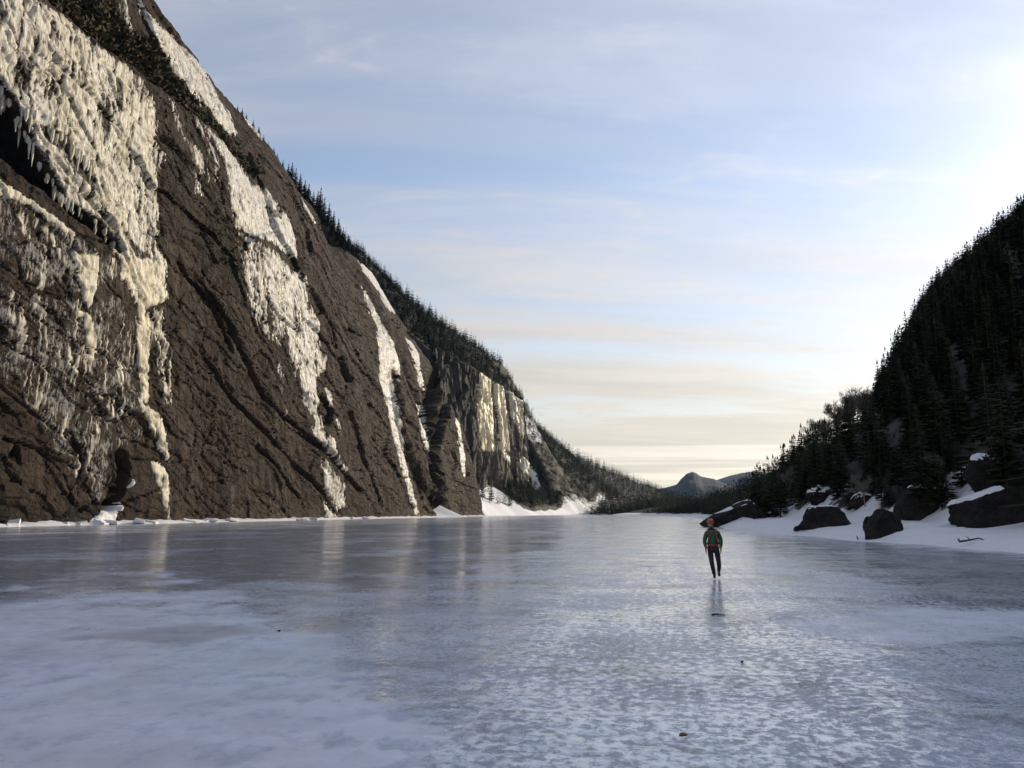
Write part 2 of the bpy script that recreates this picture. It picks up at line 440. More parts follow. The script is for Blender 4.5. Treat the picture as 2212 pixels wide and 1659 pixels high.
def facets(u, v, cu, cv, seed, tilt=0.5):
    """broken rock: cells with their own height and tilt, plus a crack where two cells meet"""
    u, v = u / cu, v / cv
    iu, iv = np.floor(u).astype(np.int64), np.floor(v).astype(np.int64)
    best = np.full(u.shape, 1e9); sec = np.full(u.shape, 1e9); h = np.zeros(u.shape)
    R = np.random.RandomState(seed).rand(5, 4096)
    for di in (-1, 0, 1):
        for dj in (-1, 0, 1):
            k = ((iu + di) * 73856093 ^ (iv + dj) * 19349663) & 4095
            fu, fv = u - (iu + di + R[0][k]), v - (iv + dj + R[1][k])
            d = fu * fu + fv * fv
            hh = (R[2][k] - 0.5) + tilt * ((R[3][k] - 0.5) * 2 * fu + (R[4][k] - 0.5) * 2 * fv)
            c = d < best
            sec = np.where(c, best, np.minimum(sec, d)); h = np.where(c, hh, h); best = np.where(c, d, best)
    return h, np.sqrt(sec) - np.sqrt(best)
def crack(n, w):
    return 1 - sstep(0, w, np.abs(n))
warpA, warpB = jA + 5 * wob + 1.2 * fbm(cY / 6, bZ / 6, 2.0, 2), jB + 3 * wob + 0.8 * fbm(cY / 5, bZ / 5, 7.0, 2)
D = 3.4 * fbm(cY / 60, bZ / 60, 0.7, 2)
f1, e1 = facets(warpA, warpB, 26, 11, 1, 0.8); D += 1.0 * f1
f2, e2 = facets(warpA, warpB, 8.5, 3.6, 2, 0.8); D += 0.42 * f2
f3, e3 = facets(warpA, warpB, 2.9, 1.5, 3, 0.7); D += 0.24 * f3
D -= 0.5 * sstep(0.07, 0.0, e1) * sstep(-0.3, 0.2, pn(jA / 30, jB / 30, 2.0))
D -= 0.35 * sstep(0.10, 0.0, e2) * sstep(-0.2, 0.3, pn(jA / 20, jB / 20, 3.0))
D -= 0.5 * crack(pn(jA / 45, jB / 8 + 0.6 * wob, 4.1), 0.035)
D -= 0.2 * crack(pn(jA / 20, jB / 3.5 + 0.6 * wob, 5.1), 0.05)
led = (bZ / 6.5 + 0.35 * pn(cY / 22, bZ / 40, 1.0) + 0.12 * pn(cY / 6, bZ / 9, 3.0)) % 1.0
near_up = sstep(430, 330, pX) * sstep(40, 70, bZ)
D += near_up * 0.65 * np.where(led < 0.86, led / 0.86 - 0.5, (1 - led) / 0.14 - 0.5)
D += 0.26 * fbm(cY / 2.6, bZ / 2.6, 9.0, 3, 0.6)
smooth_slab = np.clip(sstep(500, 620, pX - 0.62 * (pY - 250)) * sstep(820, 700, pY), 0, 1)   # the clean upper slabs
D = D * (1 - 0.55 * smooth_slab)
moss, wet_shade, frost = np.zeros(D.shape), np.zeros(D.shape), np.zeros(D.shape)
rag = 4 * fbm(cY / 5, bZ / 5, 6.0, 3)                          # ragged edges for everything traced
qX, qY = pX + rag, pY + 0.7 * rag
def groove(pts, w, depth, sharp=0.2):
    global D
    xs = [p[0] for p in pts]; ys = [p[1] for p in pts]
    k = (qX > min(xs) - 3 * w) & (qX < max(xs) + 3 * w) & (qY > min(ys) - 3 * w) & (qY < max(ys) + 3 * w)
    d, fr = seg_dist(qX[k], qY[k], pts)
    taper = sstep(0, 0.08, fr) * sstep(1, 0.92, fr) * 0.7 + 0.3
    g = np.zeros(D.shape); g[k] = (1 - sstep(w * sharp, w, d)) * taper
    D = D - depth * g
    return g
# gullies and chimneys at the far end, cracks across the face
G = {}
for key, pts, w, dep in (
    ('g0', [(280, -40), (298, 35), (314, 85), (322, 110)], 11, 4.5),
    ('g1', [(700, 470), (738, 538), (770, 585), (803, 644), (828, 690), (846, 740)], 16, 5.5),
    ('g2', [(850, 790), (858, 850), (870, 919), (890, 981), (918, 1050), (944, 1105)], 11, 4.5),
    ('g3', [(846, 725), (872, 775), (896, 840), (916, 895), (926, 930)], 14, 6),
    ('g4', [(945, 790), (938, 850), (930, 905), (934, 985), (946, 1050), (956, 1118)], 17, 9),
    ('g5', [(952, 1118), (944, 1040), (950, 960), (962, 880), (968, 820)], 10, 5),
    ('c1', [(420, 590), (494, 712), (576, 855), (643, 914), (699, 974), (735, 1017), (785, 1076)], 7, 2.0),
    ('c2', [(430, 760), (494, 842), (583, 931), (626, 977), (669, 1027), (699, 1063), (732, 1119)], 6, 1.7),
    ('c3', [(740, 890), (752, 911), (781, 984), (805, 1043), (821, 1093)], 6, 1.7),
    ('c4', [(727, 770), (734, 800), (742, 830)], 13, 4),
    ('c5', [(560, 960), (610, 1010), (660, 1080)], 4, 1.6),
    ('c6', [(380, 560), (450, 660), (500, 760)], 5, 2.0),
    ('c7', [(668, 620), (700, 690), (716, 760)], 5, 2.2),
    ('c8', [(150, 930), (180, 980), (196, 1040)], 5, 2.5),
    ('c9', [(565, 640), (600, 690), (640, 720)], 4, 2),
    ('cave', [(262, 985), (270, 1010), (262, 1060), (240, 1100)], 15, 9),
    ('c10', [(690, 860), (705, 890), (700, 920)], 8, 3),
    ('c11', [(620, 430), (650, 500), (668, 560)], 5, 2),
    ('c12', [(340, 298), (372, 318), (400, 350)], 10, 4),
    ('c13', [(28, 985), (40, 965), (46, 1000)], 8, 2.5),
):
    G[key] = groove(pts, w, dep)
for key in ('g4', 'g5', 'cave'):
    wet_shade = np.maximum(wet_shade, 0.5 * G[key])  # recess shade of gullies and cave, painted into the rock colour
# the long dark roof at the left: a recess under the big ice sheet
roof = [(-60, 120), (0, 215), (36, 275), (89, 380), (126, 440), (198, 486), (245, 545), (214, 526), (142, 468), (66, 400), (0, 346), (-60, 300)]
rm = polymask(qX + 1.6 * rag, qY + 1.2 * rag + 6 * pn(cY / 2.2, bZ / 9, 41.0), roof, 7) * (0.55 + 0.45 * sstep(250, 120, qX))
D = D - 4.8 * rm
wet_shade = np.maximum(wet_shade, 0.9 * sstep(0.05, 0.5, rm))  # dark wet mossy rock, with the overhang's shade painted in
# sloping ledge with scrub
LEDGE = [(60, -30), (96, 0), (149, 43), (212, 96), (265, 132), (314, 172), (360, 202), (397, 231), (440, 258), (470, 284), (513, 334), (552, 380),
         (560, 372), (529, 330), (489, 285), (463, 255), (413, 208), (370, 160), (350, 122), (311, 100), (251, 55), (231, 10), (205, -30)]
lm = polymask(qX, qY, LEDGE, 6)
D = D - 2.5 * lm
moss = np.maximum(moss, lm)
for pts, s in (([(600, 545), (650, 550), (690, 610), (660, 620), (625, 580)], 8), ([(335, 290), (420, 340), (560, 640), (500, 640), (400, 480), (360, 380)], 25),
               ([(640, 420), (700, 480), (716, 505), (690, 500)], 10), ([(840, 690), (880, 700), (905, 745), (880, 735), (850, 720)], 8),
               ([(925, 880), (960, 900), (955, 1000), (935, 980)], 10)):
    moss = np.maximum(moss, polymask(qX, qY, pts, s) * (0.35 + 0.4 * sstep(-0.2, 0.3, pn(jA / 9, jB / 4, 1.0))))
moss = np.maximum(moss, 0.45 * sstep(0.25, 0.6, fbm(jA / 26, jB / 7, 12.0, 3)) * (1 - smooth_slab))
wet_shade = np.maximum(wet_shade, 0.55 * sstep(9, 0, bZ + 4 * pn(cY / 14, 2.0)) * sstep(420, 200, pX))  # ridge shadow along the near foot, painted as a darker band
rX, rZ = bX + nx * D, bZ + nz * D
keep_foot = sstep(-0.2, 3, bZ)
rX = np.where(bZ < 3, bX + nx * D * (0.35 + 0.65 * keep_foot), rX); rZ = np.where(bZ < 3, bZ, rZ)

# ---- frozen waterfalls: each its own sheet of ice lying on the rock
flute = 0.5 + 0.5 * np.clip(1.1 * pn(cY / 1.15, bZ / 11, 3.0) + 0.75 * pn(cY / 0.55, bZ / 5, 6.0) + 0.5 * pn(cY / 4, bZ / 22, 8.0), -1, 1)
curtain = 1 - np.abs(pn(cY / 1.7 + 0.2 * wob, bZ / 16, 13.0)) * 2.2
speck = 0.5 + 0.5 * np.clip(1.2 * fbm(cY / 0.9, bZ / 1.8, 5.0, 2, 0.7), -1, 1)
gaps = 0.5 + 0.5 * np.clip(1.3 * fbm(cY / 5, bZ / 9, 21.0, 3, 0.6), -1, 1)
fluteN = np.clip(0.46 * flute + 0.24 * speck + 0.30 * gaps, 0, 1)
fluteN = np.clip((fluteN - 0.5) * 2.1 + 0.5, 0, 1)
hair = 0.5 + 0.5 * np.clip(1.3 * pn(cY / 0.60, bZ / 6.0, 31.0) + 0.7 * pn(cY / 0.42, bZ / 1.6, 33.0), -1, 1)
fineN = np.clip((0.30 * flute + 0.42 * hair + 0.28 * gaps - 0.5) * 2.1 + 0.5, 0, 1)
cpX, cpY = proj(rX, cY, rZ)
edgeN = 3.5 * fbm(cY / 2.0, bZ / 8, 4.4, 3, 0.6)
eX, eY = cpX + edgeN, cpY + 1.5 * edgeN + 9 * (flute - 0.5)
CF = grid_faces(NROW + NBACK, NCOL)
def islands(ok):
    """label connected patches of a boolean grid"""
    lab = np.where(ok, np.arange(1, ok.size + 1).reshape(ok.shape), 0)
    for _ in range(4000):
        new = lab.copy()
        new[1:] = np.maximum(new[1:], lab[:-1]); new[:-1] = np.maximum(new[:-1], new[1:])
        new[:, 1:] = np.maximum(new[:, 1:], new[:, :-1]); new[:, :-1] = np.maximum(new[:, :-1], new[:, 1:])
        new[~ok] = 0
        if (new == lab).all(): break
        lab = new
    return lab
def flow(label, parts, yellow=0.2, T=0.45, holes=(), group='frozen waterfalls on the great cliff', S=None, relief=1.0, fine=False, thin=False, mat=None, name='ice_flow', cat='frozen waterfall'):
    """parts: (outline, cover, edge softness); cover 1 = closed ice, lower = broken up into streaks"""
    S = S or CLIFF
    m = np.full(S['eX'].shape, -1.0)
    for pts, cover, soft in parts:
        if S is CLIFF and mat is None: frost[...] = np.maximum(frost, polymask(S['eX'], S['eY'], pts, 14) * min(cover, 0.9) * (0.74 if not thin else 1.02))
        if S is CLIFF and mat is None and not thin: soft = soft * 1.9; cover = cover * 0.97
        a = polymask(S['eX'], S['eY'], pts, soft)
        m = np.maximum(m, a * (cover + 0.001) * 1.25 - 0.25 - S['fineN' if fine else 'fluteN'] * (1.0 - 0.25 * cover))
    if thin: m = m - 0.09
    for pts in holes:
        m = m - 1.2 * polymask(S['eX'], S['eY'], pts, 4)
    if S['block'] is not None: m = m - S['block']
    ok = m > -0.05
    if not ok.any(): print('EMPTY ICE', label); return
    r_, c_ = np.nonzero(ok)
    sl = (slice(max(r_.min() - 1, 0), r_.max() + 2), slice(max(c_.min() - 1, 0), c_.max() + 2))
    m, ok = m[sl], ok[sl]
    thick = np.clip(m, -0.2, 0.6) * T + np.where(m > 0, 0.05 + 0.75 * relief * (0.13 * S['curtain'][sl] + 0.16 * (S['flute'][sl] - 0.5) + 0.10 * (S['speck'][sl] - 0.5)), -0.1)
    V = (S['P'][sl] + S['N'][sl] * thick[..., None]).reshape(-1, 3)
    lab = islands(ok)
    F = grid_faces(*m.shape)
    fl = lab.ravel()[F].max(1)
    F = F[fl > 0]; fl = fl[fl > 0]
    ids, cnt = np.unique(fl, return_counts=True)
    order = ids[np.argsort(-cnt)]
    big = [i for i in order[:1]] + [i for i, c in zip(ids, cnt) if c >= 90 and i != order[0]]
    at = {'thick': np.clip(m, 0, 1) * 1.6, 'yellow': np.full(m.shape, yellow)}
    root = None
    for j, i in enumerate(big):
        v, f, a2 = compact(V, F[fl == i], at)
        nm = name if root is None else 'ice_patch'
        o = put(nm, mesh_np(nm, v, f, mat or M_ICE, True, a2), root)
        if root is None:
            root = o; tag(o, label, cat, group)
    rest = ~np.isin(fl, big)
    if rest.any():
        v, f, a2 = compact(V, F[rest], at)
        put('ice_specks', mesh_np('ice_specks', v, f, mat or M_ICE, True, a2), root, kind='stuff')
    return root
CLIFF = dict(P=np.stack([rX, cY, rZ], -1), N=np.stack([nx, 0 * nx, nz * 0.6], -1), eX=eX, eY=eY, fluteN=fluteN, fineN=fineN, flute=flute, curtain=curtain, speck=speck,
             block=2.5 * sstep(0.003, 0.02, rm))

BIG = flow('largest sheet of yellowish white ice covering the upper face of the near cliff', [
    ([(-80, -60), (60, -30), (89, 0), (149, 43), (212, 96), (265, 132), (311, 169), (331, 212), (342, 258), (344, 291), (334, 298), (360, 334), (347, 374),
      (337, 430), (347, 496), (344, 540), (360, 560), (366, 640), (330, 610), (262, 560), (238, 540), (198, 486), (126, 441), (89, 378), (36, 275), (0, 215), (-80, 110)], 0.73, 5)],
    0.30, 0.30, relief=0.36, fine=True, holes=[[(88, 270), (150, 300), (150, 330), (100, 300)], [(138, 318), (200, 370), (215, 420), (150, 350)], [(222, 230), (236, 260), (232, 300), (222, 280)],
                      [(254, 165), (262, 190), (264, 240), (254, 235)], [(268, 500), (300, 540), (330, 560), (300, 560)]])
# icicles along the lip of the roof, parts of the big sheet
def icicles(parent, line, n, seed):
    R_ = random.Random(seed)
    ang_ = np.arange(6) * math.pi / 3
    for j in range(n):
        f = (j + R_.uniform(0, 0.9)) / n * (len(line) - 1); i = min(int(f), len(line) - 2); t = f - i
        a = line[i][0] + (line[i + 1][0] - line[i][0]) * t + R_.uniform(-3, 3); b = line[i][1] + (line[i + 1][1] - line[i][1]) * t - R_.uniform(6, 18)
        q_ = int(np.argmin((cpX - a) ** 2 + (cpY - b) ** 2)); p_ = CLIFF['P'].reshape(-1, 3)[q_] + CLIFF['N'].reshape(-1, 3)[q_] * 0.25
        if pn(j * 0.37 + seed, seed * 1.7) < -0.12: continue
        Lh, r0 = 0.6 + 2.6 * R_.random() ** 2, R_.uniform(0.18, 0.55)
        V = [(p_[0] + math.cos(x) * r0 * k, p_[1] + math.sin(x) * r0 * k, p_[2] + 0.8 - h) for h, k in ((0, 0.9), (0.8 + Lh * 0.35, 0.75), (0.8 + Lh, 0.06)) for x in ang_]
        Fq = [(r * 6 + s, r * 6 + (s + 1) % 6, (r + 1) * 6 + (s + 1) % 6, (r + 1) * 6 + s) for r in range(2) for s in range(6)]
        put('icicle', mesh_np('icicle', np.array(V), np.array(Fq), M_ICE, True, {'thick': np.ones(18), 'yellow': np.full(18, 0.3)}), parent)
icicles(BIG, [(-10, 200), (36, 275), (89, 380), (126, 440), (198, 486), (245, 545)], 70, 5)
icicles(BIG, [(40, 250), (80, 268), (120, 300), (160, 340), (206, 380)], 26, 9)
icicles(BIG, [(100, 300), (150, 322), (190, 372), (220, 420)], 20, 12)
flow('thin broken icing on the dark rock under the long roof', [
    ([(-60, 345), (0, 384), (66, 426), (142, 484), (215, 533), (256, 552), (262, 600), (170, 640), (60, 620), (-60, 590)], 0.50, 10),
    ([(-60, 372), (0, 388), (66, 428), (142, 486), (170, 512), (150, 506), (60, 440), (-60, 400)], 1.0, 4)], 0.5, 0.2, relief=0.3, fine=True, thin=True)
flow('narrow tapering ice column at the near end of the cliff above the thin icing', [
    ([(150, 540), (216, 548), (206, 628), (198, 655), (192, 672), (186, 667), (171, 628)], 0.9, 5),
    ([(163, 664), (206, 683), (208, 771), (192, 806), (183, 739)], 0.86, 5),
    ([(186, 800), (215, 830), (235, 880), (222, 880), (196, 830)], 0.6, 5)], 0.5, 0.36, relief=0.6, fine=True)
flow('tall yellowish ice pillar reaching the lake beside the small cave', [
    ([(254, 548), (357, 560), (366, 645), (326, 668), (325, 771), (321, 870), (305, 866), (297, 771), (296, 660), (262, 600)], 0.84, 5),
    ([(284, 840), (309, 870), (353, 904), (363, 945), (366, 1000), (341, 977), (325, 925)], 0.84, 5),
    ([(315, 987), (357, 1011), (370, 1044), (367, 1124), (355, 1100), (333, 1033)], 0.85, 5),
    ([(326, 660), (368, 660), (374, 780), (376, 900), (352, 880), (328, 780)], 0.58, 7)], 0.55, 0.42, relief=0.7, fine=True)
flow('wide patchy veil of thin ice over the lowest part of the cliff', [
    ([(-60, 590), (60, 620), (150, 640), (260, 640), (296, 700), (300, 860), (318, 960), (255, 970), (240, 1090), (190, 1085), (130, 1000), (70, 900), (-60, 760)], 0.49, 18),
    ([(-60, 660), (10, 690), (40, 640), (60, 700), (30, 740), (60, 800), (20, 760), (-60, 720)], 0.5, 8),
    ([(60, 760), (200, 800), (250, 880), (235, 930), (120, 850)], 0.47, 10),
    ([(226, 925), (248, 940), (246, 1080), (228, 1060)], 0.5, 8)], 0.35, 0.15, relief=0.3, fine=True, thin=True)
flow('white ice sheet high on the cliff above the scrubby ledge', [
    ([(288, -40), (314, 20), (347, 54), (397, 103), (440, 143), (465, 195), (498, 248), (511, 286), (489, 292), (463, 256), (430, 223), (403, 183), (370, 157), (350, 107), (331, 66), (298, 18)], 0.86, 5),
    ([(240, -40), (274, -10), (284, 43), (290, 63), (281, 75), (265, 53)], 0.75, 4)], 0.12, 0.34, relief=0.6, fine=True)
flow('broad white ice apron below the scrubby ledge near the middle of the cliff', [
    ([(436, 262), (482, 305), (518, 354), (545, 400), (578, 407), (604, 447), (626, 470), (639, 515), (645, 556), (624, 557), (598, 530), (571, 517), (548, 514), (508, 491), (498, 416), (485, 350), (459, 303)], 0.86, 5),
    ([(362, 205), (376, 214), (400, 290), (440, 330), (446, 380), (430, 380), (405, 325), (372, 250)], 0.62, 5),
    ([(385, 225), (430, 255), (470, 330), (480, 400), (450, 400), (430, 300)], 0.50, 6)], 0.12, 0.38, relief=0.6, fine=True,
    holes=[[(571, 446), (606, 455), (607, 470), (585, 466)]])
flow('long rippled ice fall down the middle of the cliff to the lake', [
    ([(508, 494), (560, 520), (600, 545), (630, 582), (660, 590), (669, 603), (672, 653), (694, 696), (694, 736), (709, 779), (705, 802), (687, 822), (692, 865), (699, 901), (705, 927),
      (725, 951), (735, 987), (754, 1013), (745, 1027), (722, 1000), (705, 984), (692, 964), (672, 934), (666, 894), (652, 855), (639, 808), (622, 760), (600, 700), (560, 600)], 0.72, 6),
    ([(508, 494), (560, 540), (600, 640), (625, 760), (600, 750), (560, 716), (530, 646)], 0.62, 8),
    ([(684, 962), (722, 1012), (747, 1050), (750, 1095), (725, 1102), (705, 1066), (692, 1017)], 0.72, 5),
    ([(700, 1076), (716, 1090), (734, 1124), (700, 1124)], 0.72, 4),
    ([(594, 776), (611, 789), (616, 835), (623, 901), (632, 932), (622, 930), (612, 900), (604, 830)], 0.5, 4)], 0.15, 0.32, relief=0.5, fine=True)
flow('slender bright white ice ribbon running down the far buttress to the snow', [
    ([(780, 618), (795, 638), (832, 711), (852, 743), (864, 794), (862, 832), (852, 800), (845, 795), (847, 830), (857, 868), (867, 919), (870, 971), (886, 1036), (907, 1114),
      (895, 1114), (869, 1019), (850, 939), (834, 874), (821, 829), (819, 760), (812, 700), (790, 650)], 1.05, 3)], 0.1, 0.38)
flow('paired thin ice streaks on the narrow pillar past the ribbon', [
    ([(874, 727), (890, 737), (904, 765), (912, 800), (915, 845), (907, 840), (899, 794), (886, 752)], 1.0, 3),
    ([(898, 850), (914, 894), (922, 932), (925, 968), (918, 972), (909, 923), (902, 881)], 1.0, 3)], 0.1, 0.32)
flow('thin ice streak along the rounded crest of the high slab', [
    ([(758, 528), (791, 566), (817, 598), (834, 640), (851, 668), (853, 676), (838, 668), (815, 628), (788, 590)], 1.0, 3)], 0.1, 0.29)
flow('short ice streak near the skyline of the cliff', [
    ([(520, 240), (545, 268), (562, 286), (570, 300), (558, 296), (540, 272)], 1.0, 3)], 0.1, 0.26)
flow('faint ice thread between the skyline scrub and the slab', [
    ([(652, 428), (666, 450), (682, 478), (676, 478), (660, 452)], 1.0, 3)], 0.1, 0.26)
flow('hairline ice streak on the last buttress beside the snow slope', [
    ([(984, 902), (992, 905), (997, 940), (1005, 997), (1006, 1028), (1000, 1026), (995, 985), (988, 940)], 1.0, 3)], 0.1, 0.29)
flow('small cluster of icicles right of the rippled ice fall', [
    ([(700, 835), (714, 840), (722, 880), (712, 880)], 0.7, 4), ([(722, 900), (732, 905), (738, 950), (730, 948)], 0.7, 4)], 0.1, 0.29)
flow('dripping ice threads on the bare slab between the two big ice sheets', [
    ([(408, 320), (425, 330), (440, 380), (445, 430), (425, 420), (412, 370)], 0.55, 6), ([(424, 420), (455, 430), (460, 470), (430, 470)], 0.4, 6)], 0.1, 0.22)

put('cliff', mesh_np('cliff', np.stack([rX, cY, rZ], -1), CF, M_ROCK, False, {'moss': moss, 'wet_shade': wet_shade, 'frost': frost * (1 - sstep(0.02, 0.3, rm))}),
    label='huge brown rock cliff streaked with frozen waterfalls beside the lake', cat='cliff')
SG = 'snow lying on the great cliff'
flow('small tongue of snow spilling out of the cave at the cliff foot', [([(192, 1130), (242, 1130), (264, 1090), (250, 1082), (224, 1102)], 1.25, 2.5), ([(272, 1052), (294, 1034), (290, 1050)], 1.2, 2)], 0, 0.8, mat=M_SNOW, name='snow_tongue', cat='snow patch', group=SG, relief=0.2)
# ------------------------------------------------------------------ hillsides, shores, ground
def interp_curve(Y, pts):
    a = np.array(pts, float)
    return np.interp(Y, a[:, 0], a[:, 1])
# shore of the snow bank on the sunny-ridge side, from the picture
_sh = on_plane(np.array([1532, 1560, 1646, 1745, 1854, 1977, 2092, 2212]), np.array([1134, 1142, 1151, 1158, 1170, 1176, 1185, 1196]))
SH = sorted([(p[1], p[0]) for p in _sh])
SH = [(-60, SH[0][1] + 2), (SH[0][0] - 15, SH[0][1] + 1)] + SH + [(SH[-1][0] + 60, SH[-1][1] + 3), (450, 14), (560, -6), (640, -40)]
def shore_x(Y):
    return interp_curve(Y, SH) + 0.8 * pn(Y / 9, 1.7) + 0.3 * pn(Y / 2.5, 2.7)
# crest of that ridge, from the skyline (tree height taken off), as (Y, X, Z)
_rk = [(2330, 310, 138), (2212, 462, 130), (2120, 545, 125), (2030, 622, 118), (1990, 672, 114), (1960, 738, 110), (1905, 856, 100), (1880, 912, 96), (1800, 988, 86), (1740, 1020, 76), (1690, 1052, 68), (1640, 1074, 60), (1590, 1088, 50)]
RC = []
for a, b, X in _rk:
    d = ray(a, b); RC.append((X * d[1] / d[0], X, X * d[2] / d[0] + CAM_H))
RC.sort()
RC = [(-120, 150, 135), (120, 145, 132)] + RC + [(RC[-1][0] + 200, 40, 6), (1400, 60, 16)]
_caz = np.array([d_[0] / d_[1] for d_ in (ray(a, b) for a, b, X in _rk)]); _crt = np.array([d_[2] / d_[0] for d_ in (ray(a, b) for a, b, X in _rk)])
_co = np.argsort(_caz); _caz, _crt = _caz[_co], _crt[_co]
def ridge_height(X, Y):
    xs = shore_x(Y)
    Xc = interp_curve(Y, [(a, b) for a, b, c in RC]); Zc = interp_curve(Y, [(a, c) for a, b, c in RC])
    d = X - xs
    bank = 0.10 * d + 0.45 * sstep(0.0, 2.2, d) * sstep(0, 1, 1.0) + (0.40 * pn(X / 4.5, Y / 6, 2.0) + 0.14 * pn(X / 1.4, Y / 1.9, 4.0)) * sstep(0.5, 4, d)
    bank = np.where(d < 0, 0.35 * d, bank)
    run = np.maximum(Xc - (xs + 9), 8)
    s = np.clip((d - 9) / run, 0, 1)
    up = Zc * (0.75 * s + 0.25 * s * s * (3 - 2 * s)) - np.where(d > 9, 0, 0)
    beyond = np.maximum(X - Xc, 0)
    back_top = interp_curve(Y, [(-100, 0.70), (900, 0.70), (1150, 0.45), (1400, 0.1)])
    up = up + np.where(beyond > 0, back_top * beyond - 0.0, 0)
    az = X / np.maximum(Y, 1.0)
    lim = np.interp(az, _caz, _crt, left=_crt[0] * 0.8) * np.maximum(X, 0)
    near = np.clip(X / np.maximum(Xc, 1), 0, 1)
    lim = lim * (0.80 + 0.20 * near) + np.where((az > _caz[-1]), 1e3 * (az - _caz[-1]), 0) + 1.0
    lim = lim - 12 * sstep(0, 25, X - Xc)
    up = np.minimum(up, np.maximum(lim, 0.5 * bank))
    rough = (1.6 * fbm(X / 16, Y / 16, 1.0, 3) + 4 * pn(X / 60, Y / 60, 5.0) * np.minimum(s * 2, 1)) * sstep(7, 22, d)
    return bank * np.where(d > 9, np.maximum(1 - s, 0.2), 1) + up + rough
def right_ground(x, y):
    return float(ridge_height(np.array([float(x)]), np.array([float(y)]))[0])
def ruled(name, height, xs0, x1, Ys, n, label_kind, mat, snowfn, sign=1, power=1.7):
    s = np.linspace(0, 1, n) ** power
    Y = Ys[:, None].repeat(n, 1)
    x0 = xs0(Ys)[:, None]
    X = x0 + (x1 - x0) * s[None, :]
    Z = height(X, Y)
    F = grid_faces(len(Ys), n)
    if sign > 0: F = F[:, ::-1]
    return put(name, mesh_np(name, np.stack([X, Y, Z], -1), F, mat, True, {'snow': snowfn(X, Y, Z)}), kind=label_kind)
Yr = np.concatenate([np.linspace(-80, 30, 40), np.linspace(31, 140, 220), np.linspace(141, 500, 200), np.linspace(505, 1400, 100)])
SNOWR = [  # snow seen among the trees
    ([(1985, 1085), (2085, 985), (2150, 990), (2115, 1040), (2110, 1085), (2060, 1110), (2010, 1130)], 0.75),
    ([(1830, 1130), (1880, 1075), (1925, 1060), (1905, 1110), (1900, 1140)], 0.6),
    ([(1735, 1065), (1790, 1040), (1850, 1050), (1850, 1080), (1760, 1085)], 0.62),
    ([(1650, 1095), (1760, 1080), (1790, 1110), (1640, 1125)], 0.7)]
def snow_right(X, Y, Z):
    d = X - shore_x(Y)
    a = sstep(13, 7, d) * 1.2
    px, py = proj(X, Y, Z)
    for pts, v in SNOWR:
        a = np.maximum(a, v * polymask(px, py, pts, 8))
    return np.maximum(a, 0.14)
ruled('snowy_ridge_slope', ridge_height, lambda Y: shore_x(Y) - 3.0, 420.0, Yr, 115, 'structure', M_HILL, snow_right, 1, 2.1)

# the slope beyond the cliff, running down to the end of the lake
_lk = [(700, 480, 250), (780, 552, 215), (900, 664, 185), (1000, 734, 160), (1090, 794, 138), (1126, 856, 124), (1140, 915, 124), (1190, 953, 118), (1226, 985, 108), (1290, 1011, 86), (1355, 1036, 52), (1415, 1061, 13)]
LC = []
for a, b, X in _lk:
    d = ray(a, b); LC.append((X * d[1] / -d[0], X, X * d[2] / -d[0] + CAM_H))
LC.sort()
LC = [(300, 260, 150)] + LC
LF = [(300, 130), (440, 112), (470, 100), (520, 97), (600, 84), (700, 72), (800, 42), (1000, 0), (1200, -40), (1500, -90), (2400, -200)]
def wall_line(Y):
    return np.interp(Y, [470, 500, 660, 690], [130, 127, 112, 132])
def left_height(X, Y):
    Xc = interp_curve(Y, [(a, b) for a, b, c in LC]); Zc = interp_curve(Y, [(a, c) for a, b, c in LC])
    f = interp_curve(Y, LF) + 2.5 * pn(Y / 22, 4.0)
    d = -X - f
    s = np.clip(d / np.maximum(Xc - f, 6), 0, 1)
    z = Zc * (0.25 * s + 0.75 * s ** 1.25)
    z = z + np.where(-X > Xc, (-X - Xc) * 0.3, 0)
    z = z + (1.5 * fbm(X / 18, Y / 18, 3.0, 3)) * sstep(2, 20, d)
    Lw = wall_line(Y)
    w = sstep(470, 486, Y) * sstep(690, 668, Y)
    step = np.where(-X < Lw + 1.5, np.minimum(0.62 * np.maximum(d, 0), 23), 88 + np.maximum(Zc - 88, 0) * np.clip((-X - Lw) / np.maximum(Xc - Lw, 5), 0, 1))
    z = z * (1 - w) + step * w
    # the steep fans of snow at the foot of the cliff
    z = z + 7 * sstep(0, 16, d) * sstep(60, 15, d) * np.exp(-((Y - 466) / 17.0) ** 2)
    return np.where(d < 0, 0.2 * d, z + 0.3 * sstep(0, 1.5, d) + 1.5 * sstep(0, 9, d))
def left_ground(x, y):
    return float(left_height(np.array([float(x)]), np.array([float(y)]))[0])
SNOWL = [([(1036, 1030), (1075, 1056), (1107, 1080), (1135, 1102), (1140, 1118), (1036, 1118)], 1.0), ([(1140, 1000), (1160, 1020), (1170, 1060), (1150, 1060)], 0.8),
         ([(1290, 1065), (1360, 1085), (1400, 1100), (1400, 1114), (1300, 1114), (1280, 1090)], 0.72), ([(1128, 890), (1165, 920), (1175, 960), (1140, 950)], 0.8)]
def snow_left(X, Y, Z):
    f = interp_curve(Y, LF)
    w_s = np.interp(Y, [440, 490, 515, 640, 720], [24, 20, 5, 5, 15])
    a = sstep(w_s, w_s * 0.55, -X - f) * 1.1
    px, py = proj(X, Y, Z)
    for pts, v in SNOWL:
        a = np.maximum(a, v * polymask(px, py, pts, 9))
    return np.maximum(a, 0.16)
ruled('snowy_far_slope', left_height, lambda Y: -interp_curve(Y, LF) + 4.0, -430.0, np.concatenate([np.linspace(400, 760, 260), np.linspace(764, 2400, 160)]), 130, 'structure', M_HILL, snow_left, -1, 1.5)
